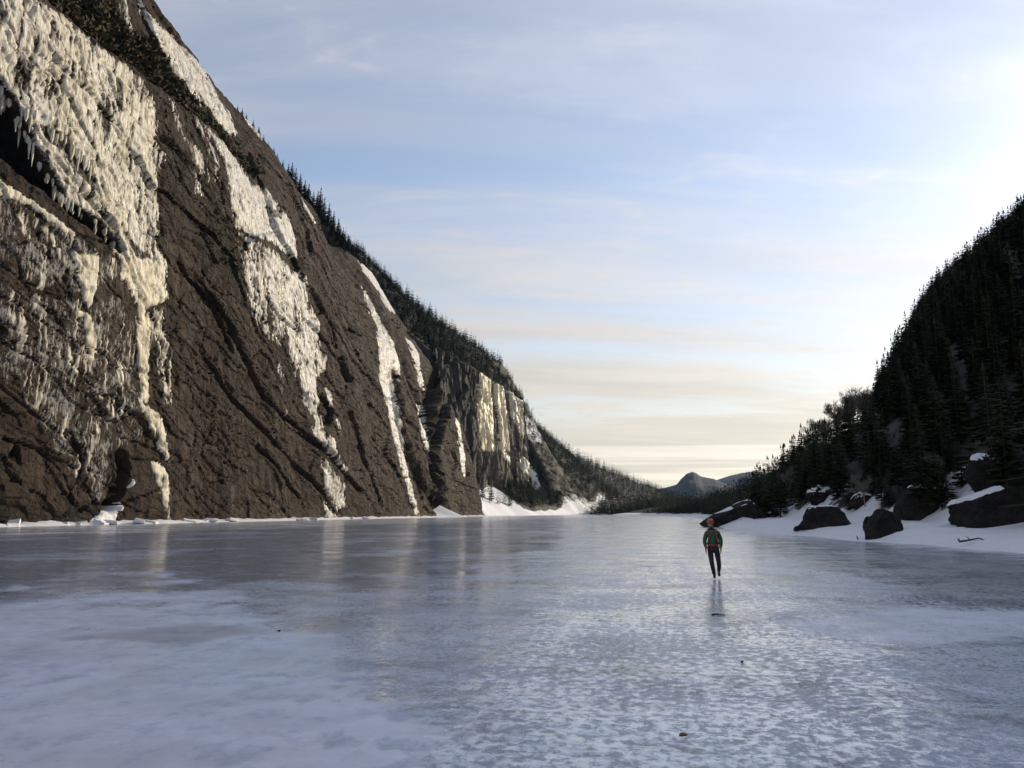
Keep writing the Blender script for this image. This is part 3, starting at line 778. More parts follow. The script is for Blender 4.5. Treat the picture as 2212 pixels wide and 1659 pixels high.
# valley floor past the end of the lake, and the ground under everything
gx = np.linspace(-500, 600, 60); gy = np.concatenate([np.linspace(640, 1000, 40), np.linspace(1020, 6000, 50)])
GX, GY = np.meshgrid(gx, gy)
def floor_height(X, Y):
    return -0.35 + np.clip((Y - 655) * 0.02, 0, 10) + 0.8 * fbm(X / 40, Y / 40, 1.0, 3) * sstep(660, 720, Y) + 0.25 * sstep(652, 660, Y + 6 * pn(X / 15, 2.0))
put('valley_floor', mesh_np('valley_floor', np.stack([GX, GY, floor_height(GX, GY)], -1), grid_faces(len(gy), len(gx)), M_HILL, True,
    {'snow': np.where(GY < 690, 1.0, 0.3)}), kind='structure')
q = 14000
put('ground', mesh_np('ground', np.array([(-q, -q, -1.2), (q, -q, -1.2), (q, q, -1.2), (-q, q, -1.2)]), np.array([[0, 1, 2, 3]]), M_SNOW, False), kind='structure')

# distant mountains
def _mtn(T, I):
    p = T.pos()
    n = T.noise(p, 0.02, 6, 0.7)
    s = T.noise(p, 0.008, 5, 0.6)
    c = T.mix(T.ramp(n, 0.35, 0.65), (0.005, 0.008, 0.013), (0.010, 0.013, 0.020))
    c = T.mix(T.ramp(s, 0.70, 0.75), c, (0.4, 0.42, 0.45))
    T.put(I['Base Color'], c); I['Roughness'].default_value = 0.9
    T.put(I['Normal'], T.bump(n, 0.8, 12.0))
M_MTN = material('distant_forest', _mtn)
def mountain(prof, Y0, depth, seed):
    pr = np.array(prof, float)
    px = np.linspace(pr[0, 0], pr[-1, 0], 240)
    py = np.interp(px, pr[:, 0], pr[:, 1]) + 0.5 * fbm(px / 6, seed, 0, 3) + 0.35 * pn(px / 1.1, seed)
    d = ray(px, py)
    X = Y0 * d[:, 0] / d[:, 1]; Z = Y0 * d[:, 2] / d[:, 1] + CAM_H
    s = np.linspace(-1, 1, 50)[:, None]
    Yg = Y0 + s * depth + 0 * X[None]
    fall = 1 - np.abs(s) ** 1.15
    Zg = Z[None] * fall + (18 * fbm(X[None] / 160, Yg / 160, seed, 4) * (1 - fall) * fall * 4)
    return put('mountain', mesh_np('mountain', np.stack([X[None] + 0 * Yg, Yg, Zg - 2], -1), grid_faces(50, 240), M_MTN, True), kind='structure')
mountain([(1300, 1100), (1380, 1070), (1417, 1056), (1445, 1050), (1461, 1045), (1471, 1033), (1483, 1021.5), (1494.5, 1017.5), (1502.5, 1019.5), (1514, 1027.5), (1540, 1032), (1580, 1048), (1650, 1075), (1720, 1100)], 2900, 600, 3.1)
mountain([(1420, 1100), (1500, 1060), (1540, 1038), (1556, 1032.4), (1574, 1026.5), (1600, 1020.5), (1629, 1016), (1660, 1019), (1720, 1036), (1800, 1060), (1950, 1100)], 3900, 900, 7.7)

# ------------------------------------------------------------------ lake ice
NR, NA = 440, 570
r = 5.2 * (760 / 5.2) ** np.linspace(0, 1, NR)
ang = np.concatenate([np.linspace(rad(-80), rad(-36), 40)[:-1], np.linspace(rad(-36), rad(36), NA - 78), np.linspace(rad(36), rad(80), 40)[1:]])
Rr, Aa = np.meshgrid(r, ang, indexing='ij')
lx = Rr * np.sin(Aa - YAW); ly = Rr * np.cos(Aa - YAW)
lpx, lpy = proj(lx, ly, 0 * lx)
wl = 30 * fbm(lx / 5, ly / 8, 1.0, 5, 0.6)
wpy = lpy + np.clip((lpy - 1110) / 200, 0.05, 1) * wl
matte = polymask(lpx + 2 * wl, wpy, [(-300, 1284), (160, 1272), (420, 1272), (520, 1296), (640, 1345), (740, 1390), (820, 1440), (880, 1500), (900, 1580), (880, 1700), (900, 1900), (-300, 1900)], 120)
matte2 = polymask(lpx + 2 * wl, wpy, [(560, 1372), (700, 1335), (860, 1372), (1010, 1425), (860, 1440), (700, 1420)], 22)
sn_r = polymask(lpx, wpy, [(1640, 1345), (1900, 1318), (2400, 1300), (2400, 1390), (2000, 1400), (1750, 1385)], 16)
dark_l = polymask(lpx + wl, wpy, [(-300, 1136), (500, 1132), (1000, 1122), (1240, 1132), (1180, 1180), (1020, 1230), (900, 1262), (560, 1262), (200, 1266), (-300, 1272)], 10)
dark_r = polymask(lpx + wl, wpy, [(1590, 1168), (1660, 1160), (1900, 1172), (2400, 1205), (2400, 1300), (2080, 1290), (1880, 1255), (1700, 1210)], 9)
mottle = fbm(lx / 2.4, ly / 3.0, 14.0, 5, 0.62)
matte = sstep(0.30, 0.80, matte + 0.45 * mottle * (matte < 0.98)); matte2 = sstep(0.3, 0.8, matte2 + 0.45 * mottle)
sn_r = sstep(0.35, 0.9, sn_r + 0.5 * mottle) * (sn_r > 0.02)
streaks = fbm(lx / 9 + 3, ly / 14, 4.0, 4)
white = 0.62 + 0.30 * fbm(lx / 2.2, ly / 3.2, 2.0, 3)
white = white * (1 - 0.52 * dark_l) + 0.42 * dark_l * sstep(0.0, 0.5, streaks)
white = white * (1 - 0.55 * dark_r)
white = np.maximum(white, 0.95 * np.maximum(matte, np.maximum(0.8 * matte2, 0.8 * sn_r)))
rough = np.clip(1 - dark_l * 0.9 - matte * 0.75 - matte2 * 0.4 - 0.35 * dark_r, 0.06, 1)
stain = 0.55 * polymask(lpx + wl, wpy, [(80, 1355), (240, 1340), (430, 1350), (560, 1362), (420, 1400), (330, 1388), (200, 1372)], 10)
for pts, w in (([(300, 1258), (440, 1268), (560, 1288), (700, 1305)], 5), ([(740, 1328), (820, 1330), (860, 1340)], 7)):
    d_, _ = seg_dist(lpx + 0.4 * wl, wpy, pts); stain = np.maximum(stain, 0.5 * sstep(w, 0, d_))
fade = 1 / (1 + (Rr / 26.0) ** 2)
hz = (0.006 * fbm(lx / 0.42, ly / 0.55, 1.0, 3, 0.6) + 0.006 * fbm(lx / 1.6, ly / 2.2, 6.0, 2)) * (0.25 + 0.75 * rough) * fade
dent = np.clip(pn(lx / 0.42 + 0.4 * streaks, ly / 0.55, 9.0) + 0.3 * pn(lx / 0.15, ly / 0.2, 2.0) - 0.20, 0, 1) * sstep(-0.25, 0.25, pn(lx / 4, ly / 4, 3.0))
dent_a = sstep(0.015, 0.13, dent) * np.clip(matte * 1.1 + 0.25 * (1 - dark_l), 0, 1) * sstep(70, 25, Rr)
hz -= 0.055 * dent * fade * np.clip(matte + 0.5 * rough, 0, 1)
hz += 0.012 * fbm(lx / 7, ly / 9, 2.0, 2) * fade
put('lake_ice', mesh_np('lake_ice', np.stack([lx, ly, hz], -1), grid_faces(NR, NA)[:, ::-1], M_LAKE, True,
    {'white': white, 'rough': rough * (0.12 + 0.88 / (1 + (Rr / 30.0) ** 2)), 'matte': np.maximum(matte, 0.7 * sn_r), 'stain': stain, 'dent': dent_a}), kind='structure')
# ------------------------------------------------------------------ the second wall with the yellow ice pillars
WY = np.concatenate([np.linspace(462, 500, 40)[:-1], np.linspace(500, 668, 250), np.linspace(670, 700, 24)])
wz = np.linspace(-4, 101, 190)
wY, wZ = np.meshgrid(WY, wz)
wL = wall_line(wY)
topz = np.interp(wY, [460, 520, 600, 640, 700], [100, 97, 96, 92, 86]) + 2 * pn(wY / 9, 1.0)
over = np.clip((wZ - topz) / 6, 0, 3)
WN = np.stack([np.full(wY.shape, 0.996), np.full(wY.shape, -0.09), 0 * wY], -1)
h1, e1 = facets(wY, wZ, 9, 26, 11, 0.7); h2, e2 = facets(wY, wZ, 3.2, 9, 12, 0.7)
wD = 4.2 * h1 + 1.5 * h2 - 1.3 * sstep(0.1, 0, e1) + 2.2 * pn(wY / 26, wZ / 60, 2.0) + 0.5 * fbm(wY / 3, wZ / 6, 2.0, 3) + (1 - wZ / 100) * 4.0 - over * 9
WP = np.stack([-wL, wY, np.minimum(wZ, topz + 6)], -1) + WN * wD[..., None]
wpx, wpy = proj(WP[..., 0], WP[..., 1], WP[..., 2])
put('rock_wall', mesh_np('rock_wall', WP, grid_faces(*wY.shape)[:, ::-1], M_PALE, False,
    {'moss': 0.3 * sstep(0.1, 0.5, fbm(wY / 8, wZ / 20, 3.0, 2)), 'wet_shade': 0.75 * sstep(560, 515, wY), 'frost': 0 * wY}),  # near end painted dark for the gully shadow beside the buttress
    label='smaller dark rock wall with yellow ice pillars past the great cliff', cat='cliff')
wfl = 0.5 + 0.5 * np.clip(pn(wY / 1.6, wZ / 14, 3.0) + 0.7 * pn(wY / 0.8, wZ / 6, 6.0), -1, 1)
_e = 2.2 * fbm(wY / 2.5, wZ / 12, 4.0, 3)
WALL = dict(P=WP, N=WN, fineN=wfl, eX=wpx + _e, eY=wpy + 2 * _e + 6 * (wfl - 0.5), fluteN=wfl, flute=wfl, curtain=1 - 2.2 * np.abs(pn(wY / 2.2, wZ / 16, 13.0)), speck=wfl, block=None)
WG = 'frozen pillars on the smaller wall'
flow('broad yellow ice pillar on the smaller wall past the great cliff', [([(1034, 804), (1060, 812), (1067, 976), (1042, 974), (1031, 907)], 1.1, 3)], 1.0, 0.9, S=WALL, group=WG, relief=2)
flow('second yellow ice pillar, broken halfway, on the smaller wall', [([(1070, 828), (1088, 834), (1094, 887), (1101, 975), (1083, 978), (1075, 907)], 1.0, 3)], 0.8, 0.9, S=WALL, group=WG, relief=2)
flow('pale ice curtain under the treed edge of the smaller wall', [([(1097, 838), (1133, 851), (1131, 900), (1126, 940), (1103, 900)], 0.95, 3), ([(1126, 905), (1132, 905), (1137, 972), (1131, 972)], 0.9, 2.5)], 0.45, 0.8, S=WALL, group=WG, relief=2)
flow('ice bulge at the foot of the smaller wall above the spruces', [([(1128, 984), (1153, 1008), (1147, 1047), (1133, 1030), (1120, 1003)], 0.95, 3), ([(1080, 972), (1102, 985), (1104, 1005), (1084, 990)], 0.8, 3)], 0.4, 0.8, S=WALL, group=WG, relief=2)

# ------------------------------------------------------------------ snow at the foot of the cliff
foot_i = int(np.argmin(np.abs(ct[:, 0] - 0.004)))
fx, fy = rX[foot_i], cY[foot_i]
def foot_x(y):
    return np.interp(y, fy, fx)
sy = np.linspace(92, 436, 420); sw = np.linspace(0, 1, 9)
SYg, SWg = np.meshgrid(sy, sw)
wid = 3.4 + 1.4 * pn(SYg / 11, 2.0) + 0.8 * pn(SYg / 3, 5.0)
hgt = np.clip(0.62 + 0.55 * pn(SYg / 7, 8.0) + 0.35 * pn(SYg / 1.9, 3.0), 0.10, 2) * (1 - SWg ** 2.2)
put('snow_bank', mesh_np('snow_bank', np.stack([foot_x(SYg) - 1.2 + SWg * (wid + 1.2), SYg, hgt - 0.10 * SWg], -1), grid_faces(*SYg.shape)[:, ::-1], M_SNOW, True), kind='structure')
def snow_cone(label, px, base_py, wpx, hpx, seed, skew=0.2, lift=0.0):
    """fan of snow leaning on the foot of the cliff"""
    d = ray(px, 1115.0); sel = fy < 426; y = float(np.interp(-d[1] / d[0], (fy / -fx)[sel], fy[sel])); x = float(foot_x(y)); k = math.hypot(x, y) / FPX
    W, H = wpx * k, hpx * k
    yy = np.linspace(-1.25, 1.25, 46); s = np.linspace(0, 1, 22)
    A, S_ = np.meshgrid(yy, s)
    prof = np.clip(1 - np.abs(A - skew) ** 0.9, 0, 1)
    zz = H * prof * (1 - S_) ** 1.25 + 0.2 * pn(A * 4 + seed, S_ * 3, seed) * (1 - S_) - 0.05
    Yw = y + A * W / 2 / 0.24 * 0.5
    X = foot_x(Yw) - 2.0 + S_ * (2.5 + H * 1.5 * (0.3 + prof))
    return put('snow_cone', mesh_np('snow_cone', np.stack([X, Yw, zz], -1), grid_faces(*A.shape)[:, ::-1], M_SNOW, True), label=label, cat='snow drift', group='snow drifts at the cliff foot')
snow_cone('pointed white snow drift at the foot of the bright ice ribbon', 952, 1118, 70, 26, 2.0)
snow_cone('low snow drift just before the pointed one under the cliff', 880, 1120, 40, 9, 5.0)
#snow_cone('small snow chute spilling out of the cave in the cliff', 236, 1128, 30, 44, 7.0, 0.4)

# broken shelf ice pushed up along the shore under the cliff
_rb = random.Random(31); _by = sorted([_rb.uniform(104, 250) for _ in range(22)])
for n_, y_ in enumerate(_by):
    s_ = _rb.uniform(0.5, 1.3); bm = bmesh.new(); bmesh.ops.create_cube(bm, size=1.0)
    for v in bm.verts: v.co = Vector((v.co.x * s_ * 1.3 + _rb.uniform(-.2, .2), v.co.y * s_ * 1.9 + _rb.uniform(-.3, .3), v.co.z * s_ * 0.55 + _rb.uniform(-.1, .12)))
    bmesh.ops.bevel(bm, geom=bm.edges[:], offset=0.07, segments=1, affect='EDGES')
    me = bpy.data.meshes.new('ice_block'); bm.to_mesh(me); bm.free(); me.materials.append(M_SNOW)
    o_ = put('ice_block', me, label='ice_block', cat='ice block', group='broken shelf ice under the cliff')
    o_.location = (float(foot_x(y_)) + _rb.uniform(1.6, 4.2), y_, s_ * 0.22); o_.rotation_euler = (_rb.uniform(-.35, .35), _rb.uniform(-.35, .35), _rb.uniform(0, 3))
    _o = ['first', 'second', 'third', 'fourth', 'fifth', 'sixth', 'seventh', 'eighth', 'ninth', 'tenth', 'eleventh', 'twelfth', 'thirteenth', 'fourteenth', 'fifteenth', 'sixteenth', 'seventeenth', 'eighteenth', 'nineteenth', 'twentieth', 'twenty-first', 'twenty-second'][n_]
    o_['label'] = _o + ' tilted white ice block from the near end of the cliff foot'

# ------------------------------------------------------------------ trees
def tri_strip(V, F, pts):
    b = len(V); V.extend(pts); F.append((b, b + 1, b + 2))
def make_spruce(seed, H, whorls, per, sprays, base=0.10, spread=0.20, ragged=0.25):
    R = random.Random(seed); V, F = [], []
    for w in range(whorls):
        h = base + (0.985 - base) * (w + R.uniform(-0.3, 0.3)) / whorls
        r = H * spread * (1 - h) ** 0.85 * (1 if h > base + 0.1 else 0.8)
        n = max(3, int(per * (0.6 + 0.4 * (1 - h)) + 0.5)); a0 = R.uniform(0, 6.28)
        for b in range(n):
            a = a0 + 6.283 * b / n + R.uniform(-0.35, 0.35)
            L = r * R.uniform(1 - 1.4 * ragged, 1 + ragged) + 0.03 * H * 0.3
            if R.random() < ragged * 0.3: continue
            dx, dy = math.cos(a), math.sin(a); droop = R.uniform(0.12, 0.42)
            wdt = L * R.uniform(0.20, 0.34)
            z0 = h * H
            p0 = (0, 0, z0 + 0.03 * L); pm = (dx * L * .55, dy * L * .55, z0 - droop * L * .35); p1 = (dx * L, dy * L, z0 - droop * L * .75 + 0.10 * L)
            sx, sy_ = -dy * wdt, dx * wdt; tz = R.uniform(-0.25, 0.1) * wdt
            tri_strip(V, F, [p0, (pm[0] + sx, pm[1] + sy_, pm[2] + tz), p1]); tri_strip(V, F, [p0, p1, (pm[0] - sx, pm[1] - sy_, pm[2] + tz - 0.08 * L)])
            for s in range(sprays):
                f = R.uniform(0.3, 0.95); sg = 1 if s % 2 else -1
                qx, qy, qz = dx * L * f, dy * L * f, z0 - droop * L * f * .7
                l2 = L * R.uniform(0.18, 0.36); aa = a + sg * R.uniform(0.5, 1.2); zd = -R.uniform(0.1, 0.6) * l2
                ex, ey = math.cos(aa) * l2, math.sin(aa) * l2
                tri_strip(V, F, [(qx - ey * .22, qy + ex * .22, qz), (qx + ey * .22, qy - ex * .22, qz - .04 * L), (qx + ex, qy + ey, qz + zd)])
    for k in range(5):   # leader
        a = R.uniform(0, 6.28); tri_strip(V, F, [(0, 0, H * 1.02), (math.cos(a) * .02 * H, math.sin(a) * .02 * H, H * .93), (math.cos(a + 2) * .02 * H, math.sin(a + 2) * .02 * H, H * .92)])
    return np.array(V), np.array(F)
def make_trunk(H, r, n=6, top=0.0, bend=0.0):
    V, F = [], []
    for j, (z, k) in enumerate(((-0.6, 1.15), (0.35 * H, 0.75), (0.7 * H, 0.4), (H * 0.99, 0.06 + top))):
        for i in range(n):
            a = 6.283 * i / n; V.append((math.cos(a) * r * k + bend * (z / H) ** 2, math.sin(a) * r * k, z))
    for j in range(3):
        for i in range(n):
            a, b = j * n + i, j * n + (i + 1) % n
            F += [(a, b, b + n), (a, b + n, a + n)]
    return np.array(V), np.array(F)
def make_bare(seed, H, depth=5, splits=3, thick=0.016, sides=3):
    R = random.Random(seed); V, F, TV, TF = [], [], [], []
    def limb(p, d, L, r, lvl):
        q = p + d * L
        s = d.orthogonal().normalized(); t = d.cross(s)
        r2 = r * 0.6
        VV, FF = (TV, TF) if lvl <= 1 else (V, F)
        b = len(VV)
        n = sides if lvl > 1 else 5
        for (c, rr) in ((p, r), (q, r2)):
            for i in range(n):
                a = 6.283 * i / n; VV.append(tuple(c + (s * math.cos(a) + t * math.sin(a)) * rr))
        for i in range(n):
            j = (i + 1) % n
            FF.append((b + i, b + j, b + n + j)); FF.append((b + i, b + n + j, b + n + i))
        if lvl >= depth: return
        for k in range(splits if lvl else splits + 2):
            f = R.uniform(0.45, 1.0) if lvl else R.uniform(0.4, 1.0)
            nd = (d * R.uniform(0.6, 1.0) + Vector((R.uniform(-1, 1), R.uniform(-1, 1), R.uniform(-0.1, 0.9))) * R.uniform(0.45, 0.8)).normalized()
            limb(p + d * L * f, nd, L * R.uniform(0.5, 0.75), max(r2 * 0.75, 0.022), lvl + 1)
    limb(Vector((0, 0, -0.5)), Vector((R.uniform(-.06, .06), R.uniform(-.06, .06), 1)).normalized(), H * 0.45, H * thick, 0)
    return (np.array(V), np.array(F)), (np.array(TV), np.array(TF))
def _needle(T, I):
    oi = T.n('ShaderNodeObjectInfo').outputs['Random']
    n = T.noise(T.pos(), 0.35, 3, 0.6)
    c = T.mix(T.ramp(n, 0.35, 0.65), (0.018, 0.030, 0.014), (0.042, 0.052, 0.022))
    T.put(I['Base Color'], T.mix(T.math('MULTIPLY', oi, 0.4), c, (0.030, 0.032, 0.016)))
    I['Roughness'].default_value = 0.8; I['Specular IOR Level'].default_value = 0.15
M_NEEDLE = material('spruce_needles', _needle)
M_BARK = flat('spruce_bark', (0.065, 0.052, 0.042), 0.9, 0.3, 6)
M_TWIG = flat('bare_twigs', (0.075, 0.060, 0.048), 0.9, 0.25, 2)
HIGH = [make_spruce(s, 10.0, 24, 8, 6, 0.06 + 0.05 * (s % 3), 0.20 + 0.02 * (s % 4), 0.25) for s in range(6)]
LOW = [make_spruce(40 + s, 10.0, 11, 5, 1, 0.05, 0.24 + 0.03 * (s % 4), 0.3) for s in range(6)]
TINY = [make_spruce(70 + s, 10.0, 7, 4, 1, 0.02, 0.28, 0.3) for s in range(4)]
ME_CROWN = [mesh_np('crown', v, f, M_NEEDLE, False) for v, f in HIGH]
ME_TRUNK = [mesh_np('trunk', *make_trunk(10.0, 0.14 + 0.02 * s), M_BARK) for s in range(2)]
BARE = [make_bare(5 + s, 10.0, 5, 4, 0.016, 3) for s in range(4)]
BARE_LOW = [make_bare(25 + s, 10.0, 3, 3, 0.018) for s in range(4)]
M_PALETWIG = flat('pale_twigs', (0.17, 0.145, 0.12), 0.9, 0.2, 2)  # lighter copy of the twigs: skyline clump's sunlit rim, and pale birch
ME_BCROWN = [mesh_np('crown', *b[0], M_PALETWIG, False) for b in BARE]
ME_BTRUNK = [mesh_np('trunk', *b[1], M_PALETWIG) for b in BARE]
RT = random.Random(11)
ORD = ['first', 'second', 'third', 'fourth', 'fifth', 'sixth', 'seventh', 'eighth', 'ninth', 'tenth', 'eleventh', 'twelfth', 'thirteenth', 'fourteenth', 'fifteenth', 'sixteenth', 'seventeenth', 'eighteenth', 'nineteenth', 'twentieth']
ORD += ['twenty-' + o for o in ORD[:9]] + ['thirtieth'] + ['thirty-' + o for o in ORD[:9]]
def plant(name, x, y, z, h, label, group, kind='spruce', lean=0.0):
    o = bpy.data.objects.new(name, None); col.objects.link(o)
    o.empty_display_size = 0.5
    o.location = (x, y, z - 0.15); s = h / 10.0
    o.scale = (s * RT.uniform(.85, 1.15), s * RT.uniform(.85, 1.15), s); o.rotation_euler = (lean * RT.uniform(-1, 1), lean * RT.uniform(-1, 1), RT.uniform(0, 6.28))
    tag(o, label, 'tree', group)
    i = RT.randrange(100)
    put('crown', (ME_CROWN if kind == 'spruce' else ME_BCROWN)[i % (6 if kind == 'spruce' else 4)], o)
    put('trunk', ME_TRUNK[i % 2] if kind == 'spruce' else ME_BTRUNK[i % 4], o)
    return o
def mass(name, label, cat, spots, variants, mat):
    """one object holding many far trees: (x, y, z, height)"""
    Vs, Fs, b = [], [], 0
    for (x, y, z, h) in spots:
        v, f = variants[RT.randrange(len(variants))]
        a = RT.uniform(0, 6.28); c, s = math.cos(a), math.sin(a); k = h / 10.0; kx = k * RT.uniform(.8, 1.25)
        Vs.append(np.stack([(v[:, 0] * c - v[:, 1] * s) * kx + x, (v[:, 0] * s + v[:, 1] * c) * kx + y, v[:, 2] * k + z - 0.1], -1)); Fs.append(f + b); b += len(v)
    return put(name, mesh_np(name, np.concatenate(Vs), np.concatenate(Fs), mat, False), label=label, cat=cat, kind='stuff')
def scatter(xf, y0, y1, cell, seed):
    """jittered grid: xf(y) gives the x range"""
    R = random.Random(seed); out = []
    y = y0
    while y < y1:
        xa, xb = xf(y); x = xa
        while x < xb:
            out.append((x + R.uniform(-.48, .48) * cell, y + R.uniform(-.48, .48) * cell)); x += cell
        y += cell
    return np.array(out)
def in_polys(px, py, polys):
    k = np.zeros(px.shape, bool)
    for p in polys: k |= inside(px, py, p)
    return k
rcx = lambda y: float(interp_curve(y, [(a, b) for a, b, c in RC]))
# --- ridge on the sunny side
P = scatter(lambda y: (float(shore_x(np.array(y))) + 8.5, rcx(y) + 30), 26, 600, 3.15, 3)
Z = ridge_height(P[:, 0], P[:, 1])
px, py = proj(P[:, 0], P[:, 1], Z)
clear = [p for p, v in SNOWR[:2]] + [[(2000, 1088), (2230, 1080), (2230, 1180), (2000, 1180)], [(1690, 1098), (1960, 1090), (2010, 1170), (1700, 1170)]]
ok = (px > -80) & (px < 2900) & ~in_polys(px, py, clear)
P, Z, px, py = P[ok], Z[ok], px[ok], py[ok]
hh = np.array([RT.uniform(5.0, 10.0) for _ in P]) * np.interp(P[:, 0], [20, 110], [0.95, 0.85])
hh = hh * np.where((px > 1725) & (px < 1900) & (py < 1000) & (py > 830), 0.62, 1.0)
size = hh / np.hypot(P[:, 0], P[:, 1])
order = np.argsort(-size * (px < 2235))
near = order[:150]; far = order[150:]
def zone(a, b):
    where = ('behind the tilted slab' if a < 1730 else 'behind the wide blocky boulder' if a < 1850 else 'above the pyramid shaped boulder' if a < 1945 else 'above the rounded snow rimmed boulder' if a < 2050
             else 'uphill of the biggest boulder' if a < 2150 else 'at the picture edge')
    return where + (', high up the slope' if b < 960 else ', partway up the slope' if b < 1040 else ', at the foot of the slope')
for i in near:
    plant('spruce_tree', P[i, 0], P[i, 1], Z[i], hh[i], ('tall' if hh[i] > 7.2 else 'short') + ' dark spruce ' + zone(px[i], py[i]).replace(' snow rimmed', ''), 'spruces of the shaded ridge wood')
bare_k = np.array([RT.random() < 0.07 for _ in far])
mass('ridge_forest', 'dark mass of spruces covering the shaded ridge', 'forest', [(P[i, 0], P[i, 1], Z[i], hh[i]) for i in far[~bare_k]], LOW, M_NEEDLE)
mass('ridge_birches', 'leafless grey trees mixed into the shaded ridge forest', 'forest', [(P[i, 0], P[i, 1], Z[i], hh[i]) for i in far[bare_k]], [b[0] for b in BARE_LOW], M_TWIG)
def ridge_spot(px_, top, X):
    d = ray(px_, top); y = X * d[1] / d[0]
    return X, y, X * d[2] / d[0] + CAM_H
def skyline_tree(px_, top, X, label, kind, group):
    want = 9.0 if kind == 'bare' else 8.0
    best = None
    for X2 in np.arange(45, X + 25, 1.5):      # stand it where the ground lies about one tree height under that top
        x2, y2, zt2 = ridge_spot(px_, top, X2); g2_ = right_ground(x2, y2)
        if best is None or abs(zt2 - g2_ - want) < best[0]: best = (abs(zt2 - g2_ - want), x2, y2, zt2, g2_)
    _, x, y, zt, z = best
    h = min(max(zt - z, 4.0), 13.0)
    return plant('spruce_tree' if kind == 'spruce' else 'bare_tree', x, y, z, h, label, group, kind)
for n_, (a, b, X) in enumerate(sorted(((1762, 902, 74), (1785, 890, 78), (1800, 872, 80), (1812, 862, 83), (1826, 855, 85), (1838, 850, 87), (1848, 846, 88), (1860, 842, 90), (1872, 836, 92), (1745, 918, 72), (1776, 900, 80), (1818, 866, 88), (1842, 852, 92), (1856, 848, 95)))):
    skyline_tree(a, b - 8, X, ORD[n_] + ' leafless tree from the low end of the clump on the ridge skyline', 'bare', 'leafless trees on the ridge skyline')
for a, b, X, lab in ((1776, 912, 76, 'dark pointed spruce standing in front of the leafless clump on the skyline'), (1692, 968, 66, 'thin spruce on the skyline below the leafless clump'),
                     (1712, 960, 68, 'open branched spruce on the skyline beside the thin one'), (1613, 1006, 46, 'tall dark spruce at the low end of the ridge before the mountains'),
                     (1650, 1010, 56, 'middling spruce on the skyline uphill of the tall one'), (1866, 860, 90, 'dark spruce at the upper end of the leafless clump'),
                     (2024, 588, 117, 'ragged spruce at the bend of the high skyline'), (2042, 578, 118, 'twin topped spruce above the bend of the high skyline'),
                     (2190, 444, 129, 'uppermost spruce on the ridge skyline by the picture edge')):
    skyline_tree(a, b, X, lab, 'spruce', 'named skyline spruces')
# --- slope beyond the cliff
def lxr(y):
    f = float(interp_curve(y, LF)); c = float(interp_curve(y, [(a, b) for a, b, c_ in LC]))
    return (-(c + 14), -(f + (16 if y < 500 else 7)))
P = scatter(lxr, 430, 900, 4.0, 8)
Z = left_height(P[:, 0], P[:, 1]); px, py = proj(P[:, 0], P[:, 1], Z)
hidden = (P[:, 1] < 476) & (P[:, 0] > -150)
slope_k = np.abs(left_height(P[:, 0] - 1.5, P[:, 1]) - left_height(P[:, 0] + 1.5, P[:, 1])) > 18
thin = in_polys(px, py, [SNOWL[0][0], SNOWL[2][0], SNOWL[1][0]]) & (np.array([RT.random() for _ in P]) > 0.10)
ok = (px > 600) & ~hidden & ~slope_k & ~thin
P, Z, px, py = P[ok], Z[ok], px[ok], py[ok]
hh = np.array([RT.uniform(6.0, 11.5) for _ in P]) * np.where(py > 1000, 1.12, 1.0)
bare_k = np.array([RT.random() for _ in P]) < np.interp(px, [1100, 1250, 1400], [0.04, 0.28, 0.25])
order = np.argsort(-(hh / np.hypot(P[:, 0], P[:, 1])) - 1e-3 * (px > 1040) * (py > 960))
near = [i for i in order if not bare_k[i]][:90]; ns = set(near)
for i in near:
    w0 = ('beside the snow slope past the great cliff' if px[i] < 1075 else 'under the yellow ice pillars' if px[i] < 1135 else 'just past the smaller wall' if px[i] < 1230 else 'on the far lake shore')
    w1 = ', on the crest' if py[i] < 900 else ', high up' if py[i] < 1000 else ', low down' if py[i] < 1060 else ', close to the ice'
    plant('spruce_tree', P[i, 0], P[i, 1], Z[i], hh[i], ('tall' if hh[i] > 9 else 'smaller') + ' spruce ' + w0 + w1, 'spruces on the far slope')
far = np.array([i for i in range(len(P)) if i not in ns])
mass('far_slope_forest', 'spruce forest on the sunlit slope beyond the great cliff', 'forest', [(P[i, 0], P[i, 1], Z[i], hh[i]) for i in far if not bare_k[i]], LOW, M_NEEDLE)
mass('far_slope_birches', 'leafless brown trees on the slope down to the far shore', 'forest', [(P[i, 0], P[i, 1], Z[i], hh[i]) for i in far if bare_k[i]], [b[0] for b in BARE_LOW], M_TWIG)
# --- flat wood at the end of the lake and up the far valley
P = scatter(lambda y: (-60 + (y - 660) * 0.05, 60 + (y - 660) * 0.2), 664, 860, 5.6, 21)
Z = floor_height(P[:, 0], P[:, 1]); Z = np.maximum(Z, left_height(P[:, 0], P[:, 1])); Z = np.maximum(Z, ridge_height(P[:, 0], P[:, 1]))
hh = np.array([RT.uniform(9, 16) for _ in P])
bk = np.array([RT.random() < 0.3 for _ in P])
mass('lake_end_forest', 'dark spruces closing the far end of the lake', 'forest', [(P[i, 0], P[i, 1], Z[i], hh[i]) for i in range(len(P)) if not bk[i]], LOW, M_NEEDLE)
mass('lake_end_birches', 'brown leafless trees at the far end of the lake', 'forest', [(P[i, 0], P[i, 1], Z[i], hh[i]) for i in range(len(P)) if bk[i]], [b[0] for b in BARE_LOW], M_TWIG)
P = scatter(lambda y: lxr(y), 880, 1560, 6.5, 23)
Z = left_height(P[:, 0], P[:, 1])
mass('valley_forest', 'far spruce forest trailing off down the valley', 'forest', [(P[i, 0], P[i, 1], Z[i], RT.uniform(9, 14)) for i in range(len(P))], TINY, M_NEEDLE)
